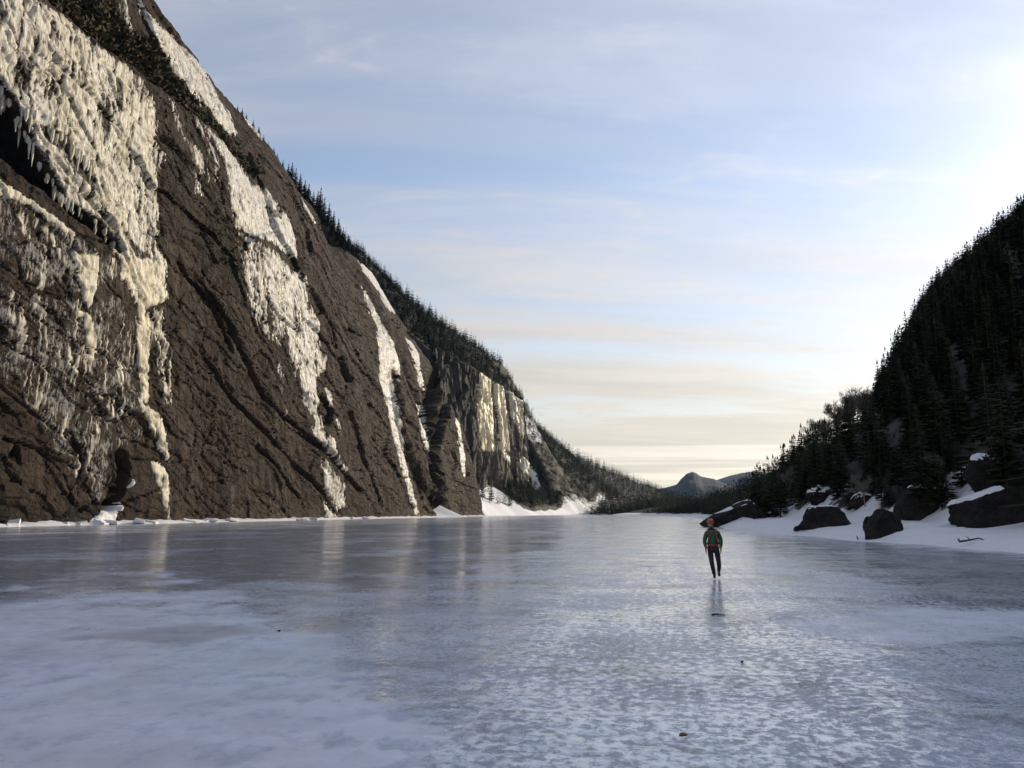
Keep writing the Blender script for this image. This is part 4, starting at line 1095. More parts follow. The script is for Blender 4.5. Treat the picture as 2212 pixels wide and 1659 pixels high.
# --- spruces along the crest of the great cliff
for k, (a, b) in enumerate(sorted(((514, 226), (524, 232), (533, 244), (548, 258), (560, 272), (570, 290), (580, 306), (592, 318), (600, 330), (612, 344), (624, 352), (632, 350), (640, 362), (650, 374), (660, 388), (668, 396), (678, 412), (688, 412), (694, 404), (702, 426), (712, 438),
                            (722, 455), (732, 470), (742, 490), (752, 506), (762, 522), (772, 536), (690, 440), (660, 410), (640, 388), (610, 360), (700, 448), (720, 478)))):
    d = ray(a, b); L = float(np.interp(-d[1] / d[0], _cd[:, 1] / -_cd[:, 0], _cpx[:, 2])) ; Lc0 = L; L += RT.uniform(3, 8)
    y = L * d[1] / -d[0]; zt = L * d[2] / -d[0] + CAM_H
    h = RT.uniform(4.5, 7.0)
    g = float(np.interp(y, _cY, _cZ)) + 90 / 220 * (L - Lc0)
    plant('spruce_tree', -L, y, min(zt - h, g), max(zt - min(zt - h, g), 3), ORD[k] + ' small spruce from the top of the row on the cliff crest', 'spruces on the cliff crest')
# --- scrub on the ledges of the cliff
def make_shrub(seed, n=26):
    R = random.Random(seed); V, F = [], []
    for i in range(n):
        c = Vector((R.gauss(0, .32), R.gauss(0, .32), abs(R.gauss(.4, .3)))); a = Vector((R.uniform(-1, 1), R.uniform(-1, 1), R.uniform(-.3, 1))).normalized() * R.uniform(.25, .5)
        s = a.orthogonal().normalized() * R.uniform(.08, .2)
        tri_strip(V, F, [tuple(c + s), tuple(c - s), tuple(c + a)])
    return np.array(V) * 10, np.array(F)
SHR = [make_shrub(s) for s in range(5)]
M_SCRUB = material('ledge_scrub', lambda T, I: (T.put(I['Base Color'], T.mix(T.ramp(T.noise(T.pos(), 0.25, 4, 0.6), 0.4, 0.6), (0.030, 0.034, 0.014), (0.085, 0.058, 0.024))), setattr(I['Roughness'], 'default_value', 0.9)))
w_ = np.clip((moss - 0.45) * 2, 0, 1) * np.abs(np.gradient(cY, axis=1)) * (bZ > 8) * (pX > -40) * (pY > -40)
w2 = np.where(lm > 0.5, 1.0, 0.05) * w_
idx = np.random.RandomState(4).choice(w2.size, 2100, p=(w2 / w2.sum()).ravel())
mass('ledge_scrub', 'dark scrub growing along the sloping ledges of the great cliff', 'scrub', [(rX.ravel()[i] - 0.4, cY.ravel()[i], rZ.ravel()[i] - 0.2, RT.uniform(1.2, 3.2)) for i in idx], SHR, M_SCRUB)
# ------------------------------------------------------------------ boulders on the snowy shore
def _boulder(T, I):
    p = T.pos()
    a = T.noise(p, 0.9, 5, 0.65); b = T.noise(p, 6.0, 4, 0.65)
    c = T.mix(T.ramp(a, 0.35, 0.65), (0.014, 0.013, 0.012), (0.034, 0.030, 0.027))
    c = T.mix(T.math('MULTIPLY', T.ramp(b, 0.55, 0.75), 0.5), c, (0.065, 0.062, 0.054))
    T.put(I['Base Color'], c); I['Roughness'].default_value = 0.9; I['Specular IOR Level'].default_value = 0.12
    n = T.bump(a, 1.0, 0.6); T.put(I['Normal'], T.bump(b, 0.9, 0.14, n))
M_BOULDER = material('boulder_rock', _boulder)
def sphere_dirs(n=3):
    bm = bmesh.new(); bmesh.ops.create_icosphere(bm, subdivisions=n, radius=1)
    V = np.array([v.co[:] for v in bm.verts]); F = np.array([[v.index for v in f.verts] for f in bm.faces]); bm.free()
    return V / np.linalg.norm(V, axis=1)[:, None], F
SD, SF = sphere_dirs(5)
def rock_mesh(name, size, seed, planes=None, rot=0.0, rough=1.0, nplanes=17, flare=False):
    """angular boulder: intersection of tilted planes, slightly rounded and weathered; returns mesh, verts"""
    R = np.random.RandomState(seed)
    if planes is None:
        N = R.normal(size=(nplanes, 3)); N /= np.linalg.norm(N, axis=1)[:, None]; h = R.uniform(0.72, 1.0, nplanes)
    else:
        N = np.array([p[:3] for p in planes], float); N /= np.linalg.norm(N, axis=1)[:, None]; h = np.array([p[3] for p in planes])
    dots = SD @ N.T
    rr = np.where(dots > 0.05, h[None] / np.maximum(dots, 0.05), 9)
    k = 60.0
    r = -np.log(np.exp(-k * np.minimum(rr, 3)).sum(1) + np.exp(-k * 1.25)) / k
    V = SD * r[:, None]
    V = V + SD * (rough * (0.075 * fbm(V[:, 0] * 2.3 + seed, V[:, 1] * 2.3, V[:, 2] * 2.3, 4, 0.55)))[:, None]
    V = V * np.array(size) / 2
    if flare:
        low = np.clip(-V[:, 2] / (size[2] / 2), 0, 1)
        V[:, :2] *= (1 + 0.30 * low)[:, None]
    c, s = math.cos(rot), math.sin(rot)
    V = np.stack([V[:, 0] * c - V[:, 1] * s, V[:, 0] * s + V[:, 1] * c, V[:, 2]], -1)
    return V, SF
def snow_cap(V, F, parent, lim=0.62, zmin=0.0, lift=0.10, wob=0.2, side=None):
    """snow lying on the flatter top faces"""
    a, b, c = V[F[:, 0]], V[F[:, 1]], V[F[:, 2]]
    n = np.cross(b - a, c - a); n /= np.linalg.norm(n, axis=1)[:, None] + 1e-9
    m = (a + b + c) / 3
    top = V[:, 2].max()
    k = (n[:, 2] + wob * pn(m[:, 0] * 1.3, m[:, 1] * 1.3, m[:, 2]) > lim) & (m[:, 2] > zmin * top)
    if side is not None: k &= (m @ np.array(side)) > 0
    if k.sum() < 6: return
    v, f, _ = compact(V, F[k], {})
    inner = np.ones(len(v)); 
    e = np.sort(np.concatenate([f[:, [0, 1]], f[:, [1, 2]], f[:, [2, 0]]]), axis=1)
    u, cnt = np.unique(e, axis=0, return_counts=True)
    inner[np.unique(u[cnt == 1])] = -0.25
    v = v + np.array([0, 0, 1]) * (lift * inner * (1 + 0.5 * pn(v[:, 0] * 2, v[:, 1] * 2, 3.0)))[:, None]
    put('snow_cap', mesh_np('snow_cap', v, f, M_SNOW, True), parent)
def shore_point(px_, py_, lift=0.0):
    """where the view ray through a picture point meets the snowy shore"""
    d = ray(px_, py_); d = d / np.linalg.norm(d)
    t = np.linspace(20, 420, 8000)
    X, Y, Z = d[0] * t, d[1] * t, CAM_H + d[2] * t
    g = np.maximum(ridge_height(X, Y), 0.0) + lift
    i = int(np.argmax(Z <= g)) if (Z <= g).any() else len(t) - 1
    return np.array([X[i], Y[i], g[i] - lift]), t[i]
G_B = 'boulders on the snowy shore'
def boulder(label, x0, x1, ytop, ybase, seed, planes=None, depth=0.9, cap=None, sink=0.34, rough=1.0):
    P, t = shore_point((x0 + x1) / 2, ybase)
    k = t / FPX
    w, h = (x1 - x0) * k, (ybase - ytop) * k
    hz_ = h * (1 + sink)
    yaw = -math.atan2(P[0], P[1])
    V, F = rock_mesh('boulder', (w * 0.84, w * depth * 0.85, hz_ * 0.88), seed, planes, yaw, rough, flare=True)
    o = put('boulder', mesh_np('boulder', V, F, M_BOULDER, False), label=label, cat='boulder', group=G_B)
    o.location = (P[0] + math.sin(-yaw) * w * depth * 0.35, P[1] + math.cos(yaw) * w * depth * 0.35, P[2] + hz_ / 2 - h * sink)
    if cap: snow_cap(V, F, o, **cap)
    return o
boulder('pyramid shaped dark boulder standing in front on the snow', 1871, 1950, 1098, 1155, 3,
        [(0, 0, -1, .9), (-0.75, -0.3, 0.55, .60), (0.62, -0.35, 0.62, .64), (0, -1, 0.25, .8), (0, 1, 0.2, .9), (1, 0, 0, .98), (-1, -.1, -.15, .95), (0.2, 0.3, 1, .93), (-.5, -.8, .3, .85)])
boulder('small angular stone against the foot of the pyramid shaped boulder', 1864, 1892, 1118, 1146, 9)
boulder('wide blocky dark boulder between the slab and the pyramid shaped one', 1736, 1828, 1092, 1137, 5,
        [(0, 0, 1, .93), (0, 0, -1, .9), (-1, -.2, .25, .93), (1, -.3, .45, .86), (0, -1, .2, .8), (0, 1, .1, .9), (-.6, -.3, .8, 1.02), (.7, -.2, .7, .98)], cap=dict(lim=0.9, lift=0.06))
boulder('small dark stone lying low on the snow before the blocky boulder', 1713, 1742, 1136, 1146.5, 12, sink=0.4)
boulder('rounded boulder with a white snow rim behind the pyramid shaped one', 1944, 2040, 1054, 1124, 17,
        [(0, 0, 1, .98), (-.8, -.2, .6, .92), (.9, -.3, .3, .9), (-.9, -.3, -.4, .95), (0, -1, 0, .85), (0, 1, 0, .9), (0, 0, -1, .9), (.6, -.2, .85, 1.0), (-.3, -.6, -.8, .95)], cap=dict(lim=0.80, zmin=.55, lift=0.16, wob=.1))
boulder('biggest boulder with a sloping snowy shoulder at the picture edge', 2066, 2260, 1054, 1131, 21,
        [(-.55, -.1, .83, .72), (0.1, 0, 1, .95), (0, -1, .15, .85), (-1, -.2, -.3, .93), (1, 0, 0, .95), (0, 1, 0, .9), (0, 0, -1, .9), (-.7, -.7, .2, .95)], cap=dict(lim=0.80, zmin=.15, lift=0.18, side=(-1, 0.2, 0.1), wob=.12))
boulder('snow topped boulder up the slope among the trees above the biggest one', 2098, 2172, 990, 1068, 25, cap=dict(lim=0.7, zmin=.3, lift=0.2))
boulder('ledgy rock plastered with thin snow under the trees of the ridge', 1738, 1812, 1047, 1082, 29, cap=dict(lim=0.55, lift=0.08, wob=1.0), rough=3.0)
boulder('little snow hooded rock between the blocky and rounded boulders', 1838, 1884, 1066, 1096, 33, cap=dict(lim=0.68, zmin=.2, lift=0.16))
# young spruces and birch saplings growing between the boulders
for n_, (a, b, h_) in enumerate(((1838, 1108, 3.2), (1852, 1098, 4.0), (1930, 1098, 3.6), (1912, 1088, 4.6), (2046, 1104, 3.4), (2058, 1096, 4.2), (2036, 1086, 5.0), (1728, 1104, 3.4), (1700, 1112, 3.0), (1672, 1110, 3.6), (1690, 1100, 4.5), (1760, 1086, 5.0), (1815, 1080, 5.0), (1880, 1074, 5.2), (2000, 1050, 5.0), (2090, 1050, 4.0), (2190, 1040, 5.5), (2070, 1030, 5.0), (1960, 1046, 5.5), (2150, 1062, 3.0))):
    q0 = shore_point(a, b)[0]
    plant('spruce_tree', q0[0], q0[1] + 1.2, right_ground(q0[0], q0[1] + 1.2), h_, 'low young spruce growing in a gap ' + ('beside the slab' if a < 1720 else 'by the wide blocky boulder' if a < 1860 else 'by the pyramid shaped boulder' if a < 1940 else 'by the rounded boulder' if a < 2050 else 'by the biggest boulder') + (', lower down' if b > 1090 else ', higher up') + (', the smaller' if h_ < 3.5 else ', the bigger' if h_ > 4.4 else ''), 'young spruces among the boulders')
for a, b, h_, lab in ((1878, 1100, 4.0, 'thin pale birch sapling rising behind the pyramid shaped boulder'), (2152, 1048, 4.5, 'slim pale birch at the picture edge above the biggest boulder'), (1708, 1092, 6.0, 'thin bare sapling behind the slab'), (2044, 1070, 4.0, 'bare sapling between the rounded and the biggest boulder')):
    q0 = shore_point(a, b)[0]
    plant('birch_tree', q0[0], q0[1] + 1.5, right_ground(q0[0], q0[1] + 1.5), h_, lab, 'saplings among the boulders', 'bare')
# the long tilted slab
def slab():
    P0 = on_plane(np.array([1517.0]), np.array([1138.5]))[0]
    t = math.hypot(P0[0], P0[1]); k = t / FPX
    rt = np.array([math.cos(YAW), math.sin(YAW), 0]); bk = np.array([-math.sin(YAW), math.cos(YAW), 0])
    out = [(0, 0), (30, 19), (60, 33), (92, 47), (106, 51), (112, 49), (124, 36), (140, 14), (146, 4), (120, 2), (100, 16), (82, 18), (60, 8), (36, -3), (10, -3)]
    bm = bmesh.new(); rings = []
    for j, (dd, sh) in enumerate(((0, 0), (0.4, 1.0), (2.2, 1.0), (3.0, 0.6))):
        ring = []
        cx_, cz_ = np.mean([p[0] for p in out]), np.mean([p[1] for p in out])
        sc = (0.94, 1.0, 0.98, 0.86)[j]
        for (a, b) in out:
            a2, b2 = cx_ + (a - cx_) * sc, cz_ + (b - cz_) * sc
            p = P0 + rt * (a2 * k) + bk * (dd + 0.15 * math.sin(a)) + np.array([0, 0, b2 * k + 0.2 * dd])
            ring.append(bm.verts.new(tuple(p)))
        rings.append(ring)
    n = len(out)
    for j in range(3):
        for i in range(n):
            bm.faces.new((rings[j][i], rings[j][(i + 1) % n], rings[j + 1][(i + 1) % n], rings[j + 1][i]))
    bm.faces.new(rings[0][::-1]); bm.faces.new(rings[-1])
    bmesh.ops.recalc_face_normals(bm, faces=bm.faces)
    bmesh.ops.triangulate(bm, faces=bm.faces)
    bmesh.ops.subdivide_edges(bm, edges=bm.edges, cuts=2, use_grid_fill=True)
    for v in bm.verts:
        v.co += Vector((pn(v.co.x * 1.1, v.co.y, v.co.z * 1.5), 0, pn(v.co.x, v.co.y * 1.3, v.co.z + 9.0))) * 0.09
    bmesh.ops.triangulate(bm, faces=bm.faces)
    V = np.array([v.co[:] for v in bm.verts]); F = np.array([[v.index for v in f.verts] for f in bm.faces]); bm.free()
    me = mesh_np('tilted_slab', V - P0, F, M_BOULDER, False)
    o = put('tilted_slab', me, label='long tilted rock slab rising from the ice behind the walker', cat='boulder', group=G_B)
    o.location = tuple(P0)
    snow_cap(V - P0, F, o, lim=0.86, zmin=0.40, lift=0.07, wob=0.35)
    # drift of snow under and right of the slab
    A, B = np.meshgrid(np.linspace(0, 1, 40), np.linspace(0, 1, 24))
    pxs = 34 + A * 130
    prof = np.interp(pxs, [30, 50, 70, 84, 100, 125, 140, 170], [0, 8, 15, 21, 19, 6, 5, 0])
    zz = prof * k * np.sin(np.clip(B, 0, 1) * math.pi) ** 0.8 + 0.08 * pn(A * 6, B * 6) - 0.05
    Vd = P0[None, None] + rt * (pxs * k)[..., None] + bk * ((B * 6 - 3.4))[..., None] + np.array([0, 0, 1]) * zz[..., None]
    put('snow_drift', mesh_np('snow_drift', Vd, grid_faces(*A.shape), M_SNOW, True), label='smooth snow drift piled against the long tilted slab', cat='snow drift')
    # small bush at the tip
    rb = random.Random(3); V2, F2 = [], []
    for i in range(60):
        a = Vector((rb.gauss(0, .3), rb.gauss(0, .25), abs(rb.gauss(.35, .3)))); d = Vector((rb.uniform(-1, 1), rb.uniform(-1, 1), rb.uniform(0, 1))).normalized() * .35
        s = d.orthogonal().normalized() * .03
        tri_strip(V2, F2, [tuple(a + s), tuple(a - s), tuple(a + d)])
    put('bush', mesh_np('bush', np.array(V2), np.array(F2), M_SCRUB, False), label='tiny reddish bush growing on the tip of the tilted slab', cat='bush', loc=tuple(P0 + rt * (24 * k) + np.array([0, 0, 16 * k]) + bk * 1.0))
slab()

# ------------------------------------------------------------------ the walker
def skin_mesh(name, joints, edges, mat, sub=2):
    """joints: {key: (x, y, z, rx, ry)}; a continuous tapering surface grown over the joints"""
    keys = list(joints); idx = {k: i for i, k in enumerate(keys)}
    me = bpy.data.meshes.new(name)
    me.from_pydata([joints[k][:3] for k in keys], [(idx[a], idx[b]) for a, b in edges], [])
    o = bpy.data.objects.new(name, me); col.objects.link(o)
    m = o.modifiers.new('skin', 'SKIN'); m.use_smooth_shade = True; m.branch_smoothing = 0.6
    sv = me.skin_vertices[0].data
    for k in keys:
        sv[idx[k]].radius = (joints[k][3], joints[k][4] if len(joints[k]) > 4 else joints[k][3])
    sv[0].use_root = True
    s = o.modifiers.new('sub', 'SUBSURF'); s.levels = s.render_levels = sub
    dg = bpy.context.evaluated_depsgraph_get()
    out = bpy.data.meshes.new_from_object(o.evaluated_get(dg))
    bpy.data.objects.remove(o); bpy.data.meshes.remove(me)
    out.name = name; out.materials.clear(); out.materials.append(mat)
    out.polygons.foreach_set('use_smooth', np.ones(len(out.polygons), bool))
    return out
M_SKIN = flat('skin', (0.42, 0.27, 0.21), 0.6, 0.1, 20)
M_JACKET = flat('green_shell', (0.008, 0.085, 0.028), 0.55, 0.22, 9)
M_PANTS = flat('black_trousers', (0.012, 0.012, 0.014), 0.7, 0.2, 9)
M_BOOT = flat('boot_black', (0.014, 0.013, 0.012), 0.6, 0.2, 9)
M_ORANGE = flat('orange_shell', (0.40, 0.075, 0.012), 0.4, 0.08, 5)
M_RED = flat('red_webbing', (0.30, 0.018, 0.016), 0.65, 0.15, 9)
M_RUST = flat('rust_pack_cloth', (0.22, 0.035, 0.018), 0.7, 0.15, 9)
M_YELLOW = flat('yellow_glove', (0.36, 0.27, 0.02), 0.6, 0.1, 9)
M_BLACK = flat('black_nylon', (0.012, 0.012, 0.014), 0.6, 0.15, 9)
M_ROPE = flat('dark_harness', (0.045, 0.028, 0.020), 0.8, 0.3, 30)
def blob(name, c, r, mat, parent, squash=None, sub=3, noise=0.0):
    V, F = (sphere_dirs(sub))
    V = V * np.array(r)
    if squash: V = squash(V)
    if noise: V = V * (1 + noise * fbm(V[:, 0] * 14, V[:, 1] * 14, V[:, 2] * 14, 2))[:, None]
    return put(name, mesh_np(name, V + np.array(c), F, mat, True), parent)
def strap(name, pts, w, t, mat, parent):
    """flat webbing along a path, facing forwards (-y)"""
    V, F = [], []
    pts = [Vector(p) for p in pts]
    for i, p in enumerate(pts):
        d = (pts[min(i + 1, len(pts) - 1)] - pts[max(i - 1, 0)]).normalized()
        s = d.cross(Vector((0, -1, 0))); s = s.normalized() if s.length > 1e-4 else Vector((1, 0, 0))
        n = s.cross(d).normalized()
        for a, b in ((-1, -1), (1, -1), (1, 1), (-1, 1)): V.append(tuple(p + s * (a * w / 2) + n * (b * t / 2)))
    for i in range(len(pts) - 1):
        for j in range(4):
            a, b = i * 4 + j, i * 4 + (j + 1) % 4
            F.append((a, b, b + 4, a + 4))
    F.append((3, 2, 1, 0)); n = (len(pts) - 1) * 4; F.append((n, n + 1, n + 2, n + 3))
    return put(name, mesh_np(name, np.array(V), np.array(F), mat, False), parent)
def walker():
    base = on_plane(np.array([1543.0]), np.array([1250.5]))[0]
    # local frame: faces -y (towards the camera), x to the picture's right, z up
    leg_f = {'hf': (-0.10, 0.0, 0.90, .088, .10), 'kf': (-0.065, -0.13, 0.50, .062, .066), 'cf': (-0.035, -0.10, 0.34, .058, .066), 'af': (0.005, -0.05, 0.11, .045, .05)}
    leg_b = {'hb': (0.10, 0.0, 0.90, .088, .10), 'kb': (0.155, -0.03, 0.50, .062, .066), 'cb': (0.165, 0.10, 0.36, .058, .066), 'ab': (0.160, 0.26, 0.20, .045, .05)}
    spine = {'pelvis': (0, 0, 0.93, .15, .115), 'waist': (0, -.005, 1.06, .145, .11), 'chest': (-.01, 0, 1.27, .165, .125), 'upper': (-.018, 0, 1.41, .13, .10), 'neck': (-.035, -.01, 1.51, .06, .065)}
    arms = {'sl': (-.185, 0, 1.42, .075, .08), 'el': (-.255, .03, 1.16, .058, .06), 'wl': (-.225, -.07, .94, .045, .045),
            'sr': (.165, 0, 1.42, .075, .08), 'er': (.25, .03, 1.16, .058, .06), 'wr': (.225, -.06, .94, .045, .045)}
    head = {'jaw': (-.05, -.03, 1.585, .062, .075), 'skull': (-.055, -.02, 1.68, .078, .095), 'crown': (-.055, -.01, 1.74, .06, .075)}
    B = {k: (v[0], v[1], v[2], v[3] * .86, v[4] * .86) for d in (spine, arms, leg_f, leg_b) for k, v in d.items()}
    B.update(head)
    E = [('pelvis', 'waist'), ('waist', 'chest'), ('chest', 'upper'), ('upper', 'neck'), ('neck', 'jaw'), ('jaw', 'skull'), ('skull', 'crown'),
         ('upper', 'sl'), ('sl', 'el'), ('el', 'wl'), ('upper', 'sr'), ('sr', 'er'), ('er', 'wr'),
         ('pelvis', 'hf'), ('hf', 'kf'), ('kf', 'cf'), ('cf', 'af'), ('pelvis', 'hb'), ('hb', 'kb'), ('kb', 'cb'), ('cb', 'ab')]
    o = put('person', skin_mesh('person', B, E, M_SKIN), label='person in green jacket and orange helmet walking across the ice', cat='person')
    o.location = (base[0], base[1], 0.0)
    o.rotation_euler = (0, 0, -math.atan2(base[0], base[1]) + rad(3))
    # clothing
    J = {k: v for d in (spine, arms) for k, v in d.items()}
    J['pelvis'] = (0, 0, 1.00, .150, .120)
    JE = [e for e in E if e[0] in J and e[1] in J]
    J = {k: (v[0], v[1], v[2], v[3] * 1.10, v[4] * 1.12) for k, v in J.items()}
    jk = put('jacket', skin_mesh('jacket', J, JE, M_JACKET), o)
    blob('hood', (-.03, .06, 1.50), (.12, .085, .075), M_JACKET, jk, noise=.1)
    blob('collar', (-.04, -.035, 1.525), (.078, .07, .05), M_BLACK, jk)
    Tm = {'pelvis': (0, 0, 0.90, .145, .12)}; Tm.update({k: (v[0], v[1], v[2], v[3] * 1.06, v[4] * 1.1) for d in (leg_f, leg_b) for k, v in d.items()})
    put('trousers', skin_mesh('trousers', Tm, [e for e in E if e[0] in Tm and e[1] in Tm], M_PANTS), o)
    # boots
    for ank, toe, heel in (((0.005, -.05, .12), (0.0, -.20, .045), (0.005, .02, .05)), ((0.160, .26, .21), (0.165, .17, .06), (0.16, .335, .15))):
        bt = put('boot', skin_mesh('boot', {'a': (*ank, .06, .06), 'm': ((ank[0] + toe[0]) / 2, (ank[1] + toe[1]) / 2, (ank[2] + toe[2]) / 2 - .025, .052, .05), 't': (*toe, .046, .036), 'h': (*heel, .046, .045), 'c': (ank[0], ank[1] + .01, ank[2] + .10, .06, .062)},
                                        [('a', 'm'), ('m', 't'), ('a', 'h'), ('a', 'c')], M_BOOT), o)
        blob('boot_tongue', (ank[0], ank[1] - .06, ank[2] - .015), (.034, .02, .05), M_ORANGE, bt, sub=2)
    # gloves: palm, four fingers, thumb
    for sg, w in ((-1, arms['wl']), (1, arms['wr'])):
        x, y, z = w[0], w[1], w[2]
        Gj = {'w': (x, y, z + .02, .042, .045), 'p': (x + .004 * sg, y - .02, z - .07, .026, .045)}; Ge = [('w', 'p')]
        for i, (fy_, L) in enumerate(((-.050, .070), (-.030, .080), (-.008, .076), (.014, .060))):
            a, b, c = f'a{i}', f'b{i}', f'c{i}'
            Gj[a] = (x + .004 * sg, y + fy_, z - .105, .0115, .0115); Gj[b] = (x - .004 * sg, y + fy_ - .004, z - .105 - L * .5, .0105, .0105); Gj[c] = (x - .022 * sg, y + fy_ - .008, z - .105 - L * .92, .009, .009)
            Ge += [('p', a), (a, b), (b, c)]
        Gj['t1'] = (x - .012 * sg, y - .068, z - .060, .014, .014); Gj['t2'] = (x - .022 * sg, y - .085, z - .100, .011, .011); Ge += [('p', 't1'), ('t1', 't2')]
        gl = put('glove', skin_mesh('glove', Gj, Ge, M_ORANGE if sg < 0 else M_YELLOW, 2), o)
        blob('cuff', (x, y, z + .035), (.054, .056, .035), M_ORANGE, gl, sub=2)
    # face
    hx, hy, hz2 = -.055, -.03, 1.655
    blob('nose', (hx, hy - .085, hz2 - .012), (.014, .022, .022), M_SKIN, o, sub=2)
    for sg in (-1, 1):
        blob('eye', (hx + .031 * sg, hy - .074, hz2 + .018), (.012, .008, .008), M_BLACK, o, sub=2)
        blob('ear', (hx + .082 * sg, hy + .02, hz2), (.012, .022, .032), M_SKIN, o, sub=2)
    blob('mouth', (hx, hy - .074, hz2 - .055), (.024, .008, .006), M_RUST, o, sub=2)
    blob('beard', (hx, hy - .045, hz2 - .075), (.05, .04, .03), M_ROPE, o, sub=2, noise=.1)
    # helmet: shell, brim, vents, chin strap, headlamp clip
    def dome(V):
        V = V.copy(); lo = V[:, 2] < -0.035; V[lo, 2] = -0.035 + 0.12 * (V[lo, 2] + 0.035); return V
    he = blob('helmet', (hx, hy + .022, 1.745), (.112, .135, .105), M_ORANGE, o, dome, 4)
    blob('brim', (hx, hy - .072, 1.722), (.085, .05, .012), M_ORANGE, he, sub=2)
    for sg in (-1, 0, 1):
        blob('vent', (hx + .045 * sg, hy - .075 + .02 * abs(sg), 1.785), (.013, .016, .020), M_BLACK, he, sub=2)
    strap('chin_strap', [(hx - .084, hy - .02, 1.71), (hx - .07, hy - .045, 1.62), (hx, hy - .06, 1.565), (hx + .07, hy - .045, 1.62), (hx + .084, hy - .02, 1.71)], .018, .004, M_BLACK, he)
    # rucksack behind the back and its straps
    bp = put('rucksack', skin_mesh('rucksack', {'b': (0, .21, 1.02, .13, .09), 'm': (-.01, .22, 1.25, .14, .10), 't': (-.02, .20, 1.47, .12, .09)}, [('b', 'm'), ('m', 't')], M_RUST), o)
    for sg in (-1, 1):
        strap('shoulder_strap', [(.13 * sg - .02, .06, 1.515), (.125 * sg - .02, -.07, 1.49), (.115 * sg - .012, -.142, 1.38), (.12 * sg - .01, -.150, 1.25), (.15 * sg, -.12, 1.12), (.165 * sg, -.03, 1.06)], .058, .016, M_RUST, bp)
    strap('hip_belt', [(-.165, .03, 1.035), (-.135, -.10, 1.03), (-.06, -.142, 1.025), (.06, -.142, 1.025), (.135, -.10, 1.03), (.165, .03, 1.035)], .055, .016, M_RED, bp)
    # harness with gear loops and a few hanging tools
    hn = strap('harness', [(-.172, .03, .95), (-.14, -.11, .94), (-.05, -.155, .93), (.05, -.155, .93), (.14, -.11, .94), (.172, .03, .95)], .05, .018, M_ROPE, o)
    strap('belay_loop', [(0, -.168, .95), (0.005, -.172, .90), (.01, -.165, .85)], .03, .014, M_ROPE, hn)
    for q_, sx in enumerate((-.155, -.13, .12, .15)):
        strap('quickdraw', [(sx, -.10, .93), (sx * 1.04, -.115, .87), (sx * 1.03, -.11, .80)], .018, .010, M_BLACK if q_ % 2 else M_ROPE, hn)
    for sg in (-1, 1):
        strap('leg_loop', [(.085 * sg - .08, -.06, .83), (.085 * sg, -.125, .81), (.085 * sg + .08, -.06, .83)], .04, .012, M_ROPE, hn)
    return o
walker()

# ------------------------------------------------------------------ small things lying on the ice and the shore
def stick(name, pts, r, mat, label, cat='branch', group=None, twigs=3, seed=1):
    R = random.Random(seed)
    V, F = [], []
    def tube(pp, r0, r1):
        n = 5; b0 = len(V)
        for i, p in enumerate(pp):
            p = Vector(p); d = (Vector(pp[min(i + 1, len(pp) - 1)]) - Vector(pp[max(i - 1, 0)])).normalized(); s = d.orthogonal().normalized(); t = d.cross(s)
            rr = r0 + (r1 - r0) * i / (len(pp) - 1)
            for k in range(n): V.append(tuple(p + (s * math.cos(k * 1.2566) + t * math.sin(k * 1.2566)) * rr))
        for i in range(len(pp) - 1):
            for k in range(n):
                a, c = b0 + i * n + k, b0 + i * n + (k + 1) % n
                F.append((a, c, c + n, a + n))
    tube(pts, r, r * 0.4)
    for k in range(twigs):
        p = Vector(pts[R.randrange(len(pts) - 1)]); d = Vector((R.uniform(-1, 1), R.uniform(-.5, .5), R.uniform(.1, .8))) * R.uniform(.15, .35)
        tube([tuple(p), tuple(p + d * .5 + Vector((0, 0, .02))), tuple(p + d)], r * .5, r * .2)
    return put(name, mesh_np(name, np.array(V), np.array(F), mat, True), label=label, cat=cat, group=group)
def at_shore(a, b):
    return shore_point(a, b)[0]
p = at_shore(2108, 1171); stick('branch', [(p[0] - .9, p[1], p[2] + .02), (p[0] - .3, p[1], p[2] + .12), (p[0] + .2, p[1] + .1, p[2] + .22), (p[0] + .75, p[1], p[2] + .05)], .07, M_BARK, 'dark driftwood branch half buried in the snow below the biggest boulder', twigs=4, seed=4)
p = at_shore(1853, 1166); stick('twig', [(p[0], p[1], p[2] - .02), (p[0] - .02, p[1], p[2] + .15), (p[0] - .06, p[1], p[2] + .30)], .06, M_BARK, 'short dark stub sticking out of the snow before the pyramid boulder', twigs=1, seed=6)
p = on_plane(np.array([1551.0]), np.array([1330.0]))[0]
stick('ice_axe_leash', [(p[0] - .12, p[1], .015), (p[0] - .04, p[1] + .03, .03), (p[0] + .05, p[1] - .01, .02), (p[0] + .14, p[1] + .02, .015)], .022, M_BLACK, 'flat dark scrap lying on the ice below the walker', cat='debris', twigs=0, seed=8).name = 'debris_scrap'
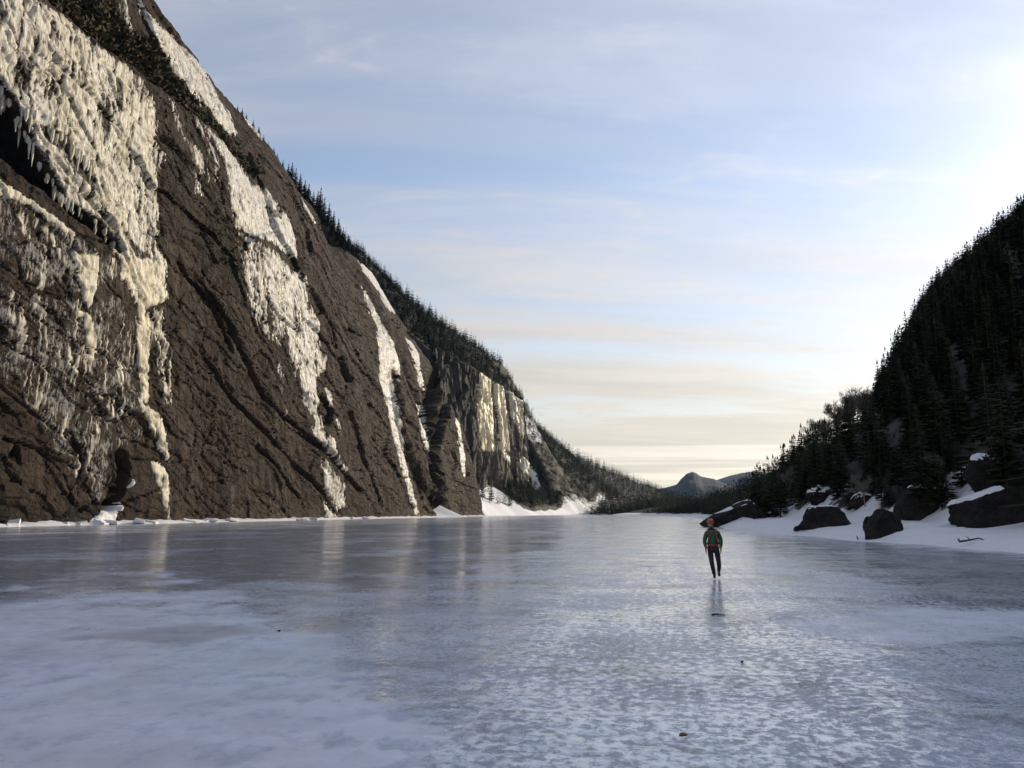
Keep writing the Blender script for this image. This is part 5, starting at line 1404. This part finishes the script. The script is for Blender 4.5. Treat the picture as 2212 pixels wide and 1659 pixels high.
def pebble(a, b, s, label, mat, seed, cat='stone', name='stone'):
    q = on_plane(np.array([float(a)]), np.array([float(b)]))[0]
    V, F = rock_mesh(name, (s, s * .8, s * .55), seed)
    put(name, mesh_np(name, V[:], F, mat, True), label=label, cat=cat, loc=(q[0], q[1], s * .2))
pebble(1603, 1431, .045, 'tiny dark pebble frozen on the ice below the flat scrap', M_BLACK, 51)
pebble(603, 1364, .06, 'tiny dark pebble on the smooth white ice', M_BLACK, 53)
q_ = on_plane(np.array([1477.0]), np.array([1593.0]))[0]
M_LEAF = flat('dead_leaf', (0.20, 0.075, 0.022), 0.8, 0.3, 40)
lv, lf = [], []
for i in range(9):
    t = i / 8 - .5; w_ = .028 * (1 - (2 * t) ** 2) ** .7 + .002
    lv += [(t * .10, -w_, .012 + .02 * t * t + .012 * abs(w_) / .028), (t * .10, 0, .004 + .03 * t * t), (t * .10, w_, .014 + .016 * abs(w_) / .028)]
for i in range(8):
    for j in range(2): lf.append((i * 3 + j, i * 3 + 3 + j, i * 3 + 4 + j, i * 3 + 1 + j))
put('dead_leaf', mesh_np('dead_leaf', np.array(lv), np.array(lf), M_LEAF, True), label='curled brown leaf lying on the ice in front', cat='leaf', loc=(q_[0], q_[1], .004), rz=.6)
# ------------------------------------------------------------------ haze: clear cold air, only the far mountains fade
HAZE = True
if HAZE:
    hm = bpy.data.materials.new('haze'); hm.use_nodes = True
    T = NT(hm.node_tree)
    pv = T.n('ShaderNodeVolumePrincipled', ins={'Density': 0.26e-4, 'Anisotropy': 0.2})
    T.put(pv.inputs['Color'], (0.34, 0.60, 1.0))
    oo = T.n('ShaderNodeOutputMaterial')
    T.t.links.new(pv.outputs[0], oo.inputs['Volume'])
    x0, x1, y0, y1, z0, z1 = -900.0, 1500.0, -250.0, 5200.0, -3.0, 420.0
    V = [(x, y, z) for z in (z0, z1) for y in (y0, y1) for x in (x0, x1)]
    F = [(0, 2, 3, 1), (4, 5, 7, 6), (0, 1, 5, 4), (2, 6, 7, 3), (0, 4, 6, 2), (1, 3, 7, 5)]
    put('haze', mesh_np('haze', np.array(V), np.array(F), hm, False), kind='stuff', label='thin cold air over the whole valley', cat='haze')
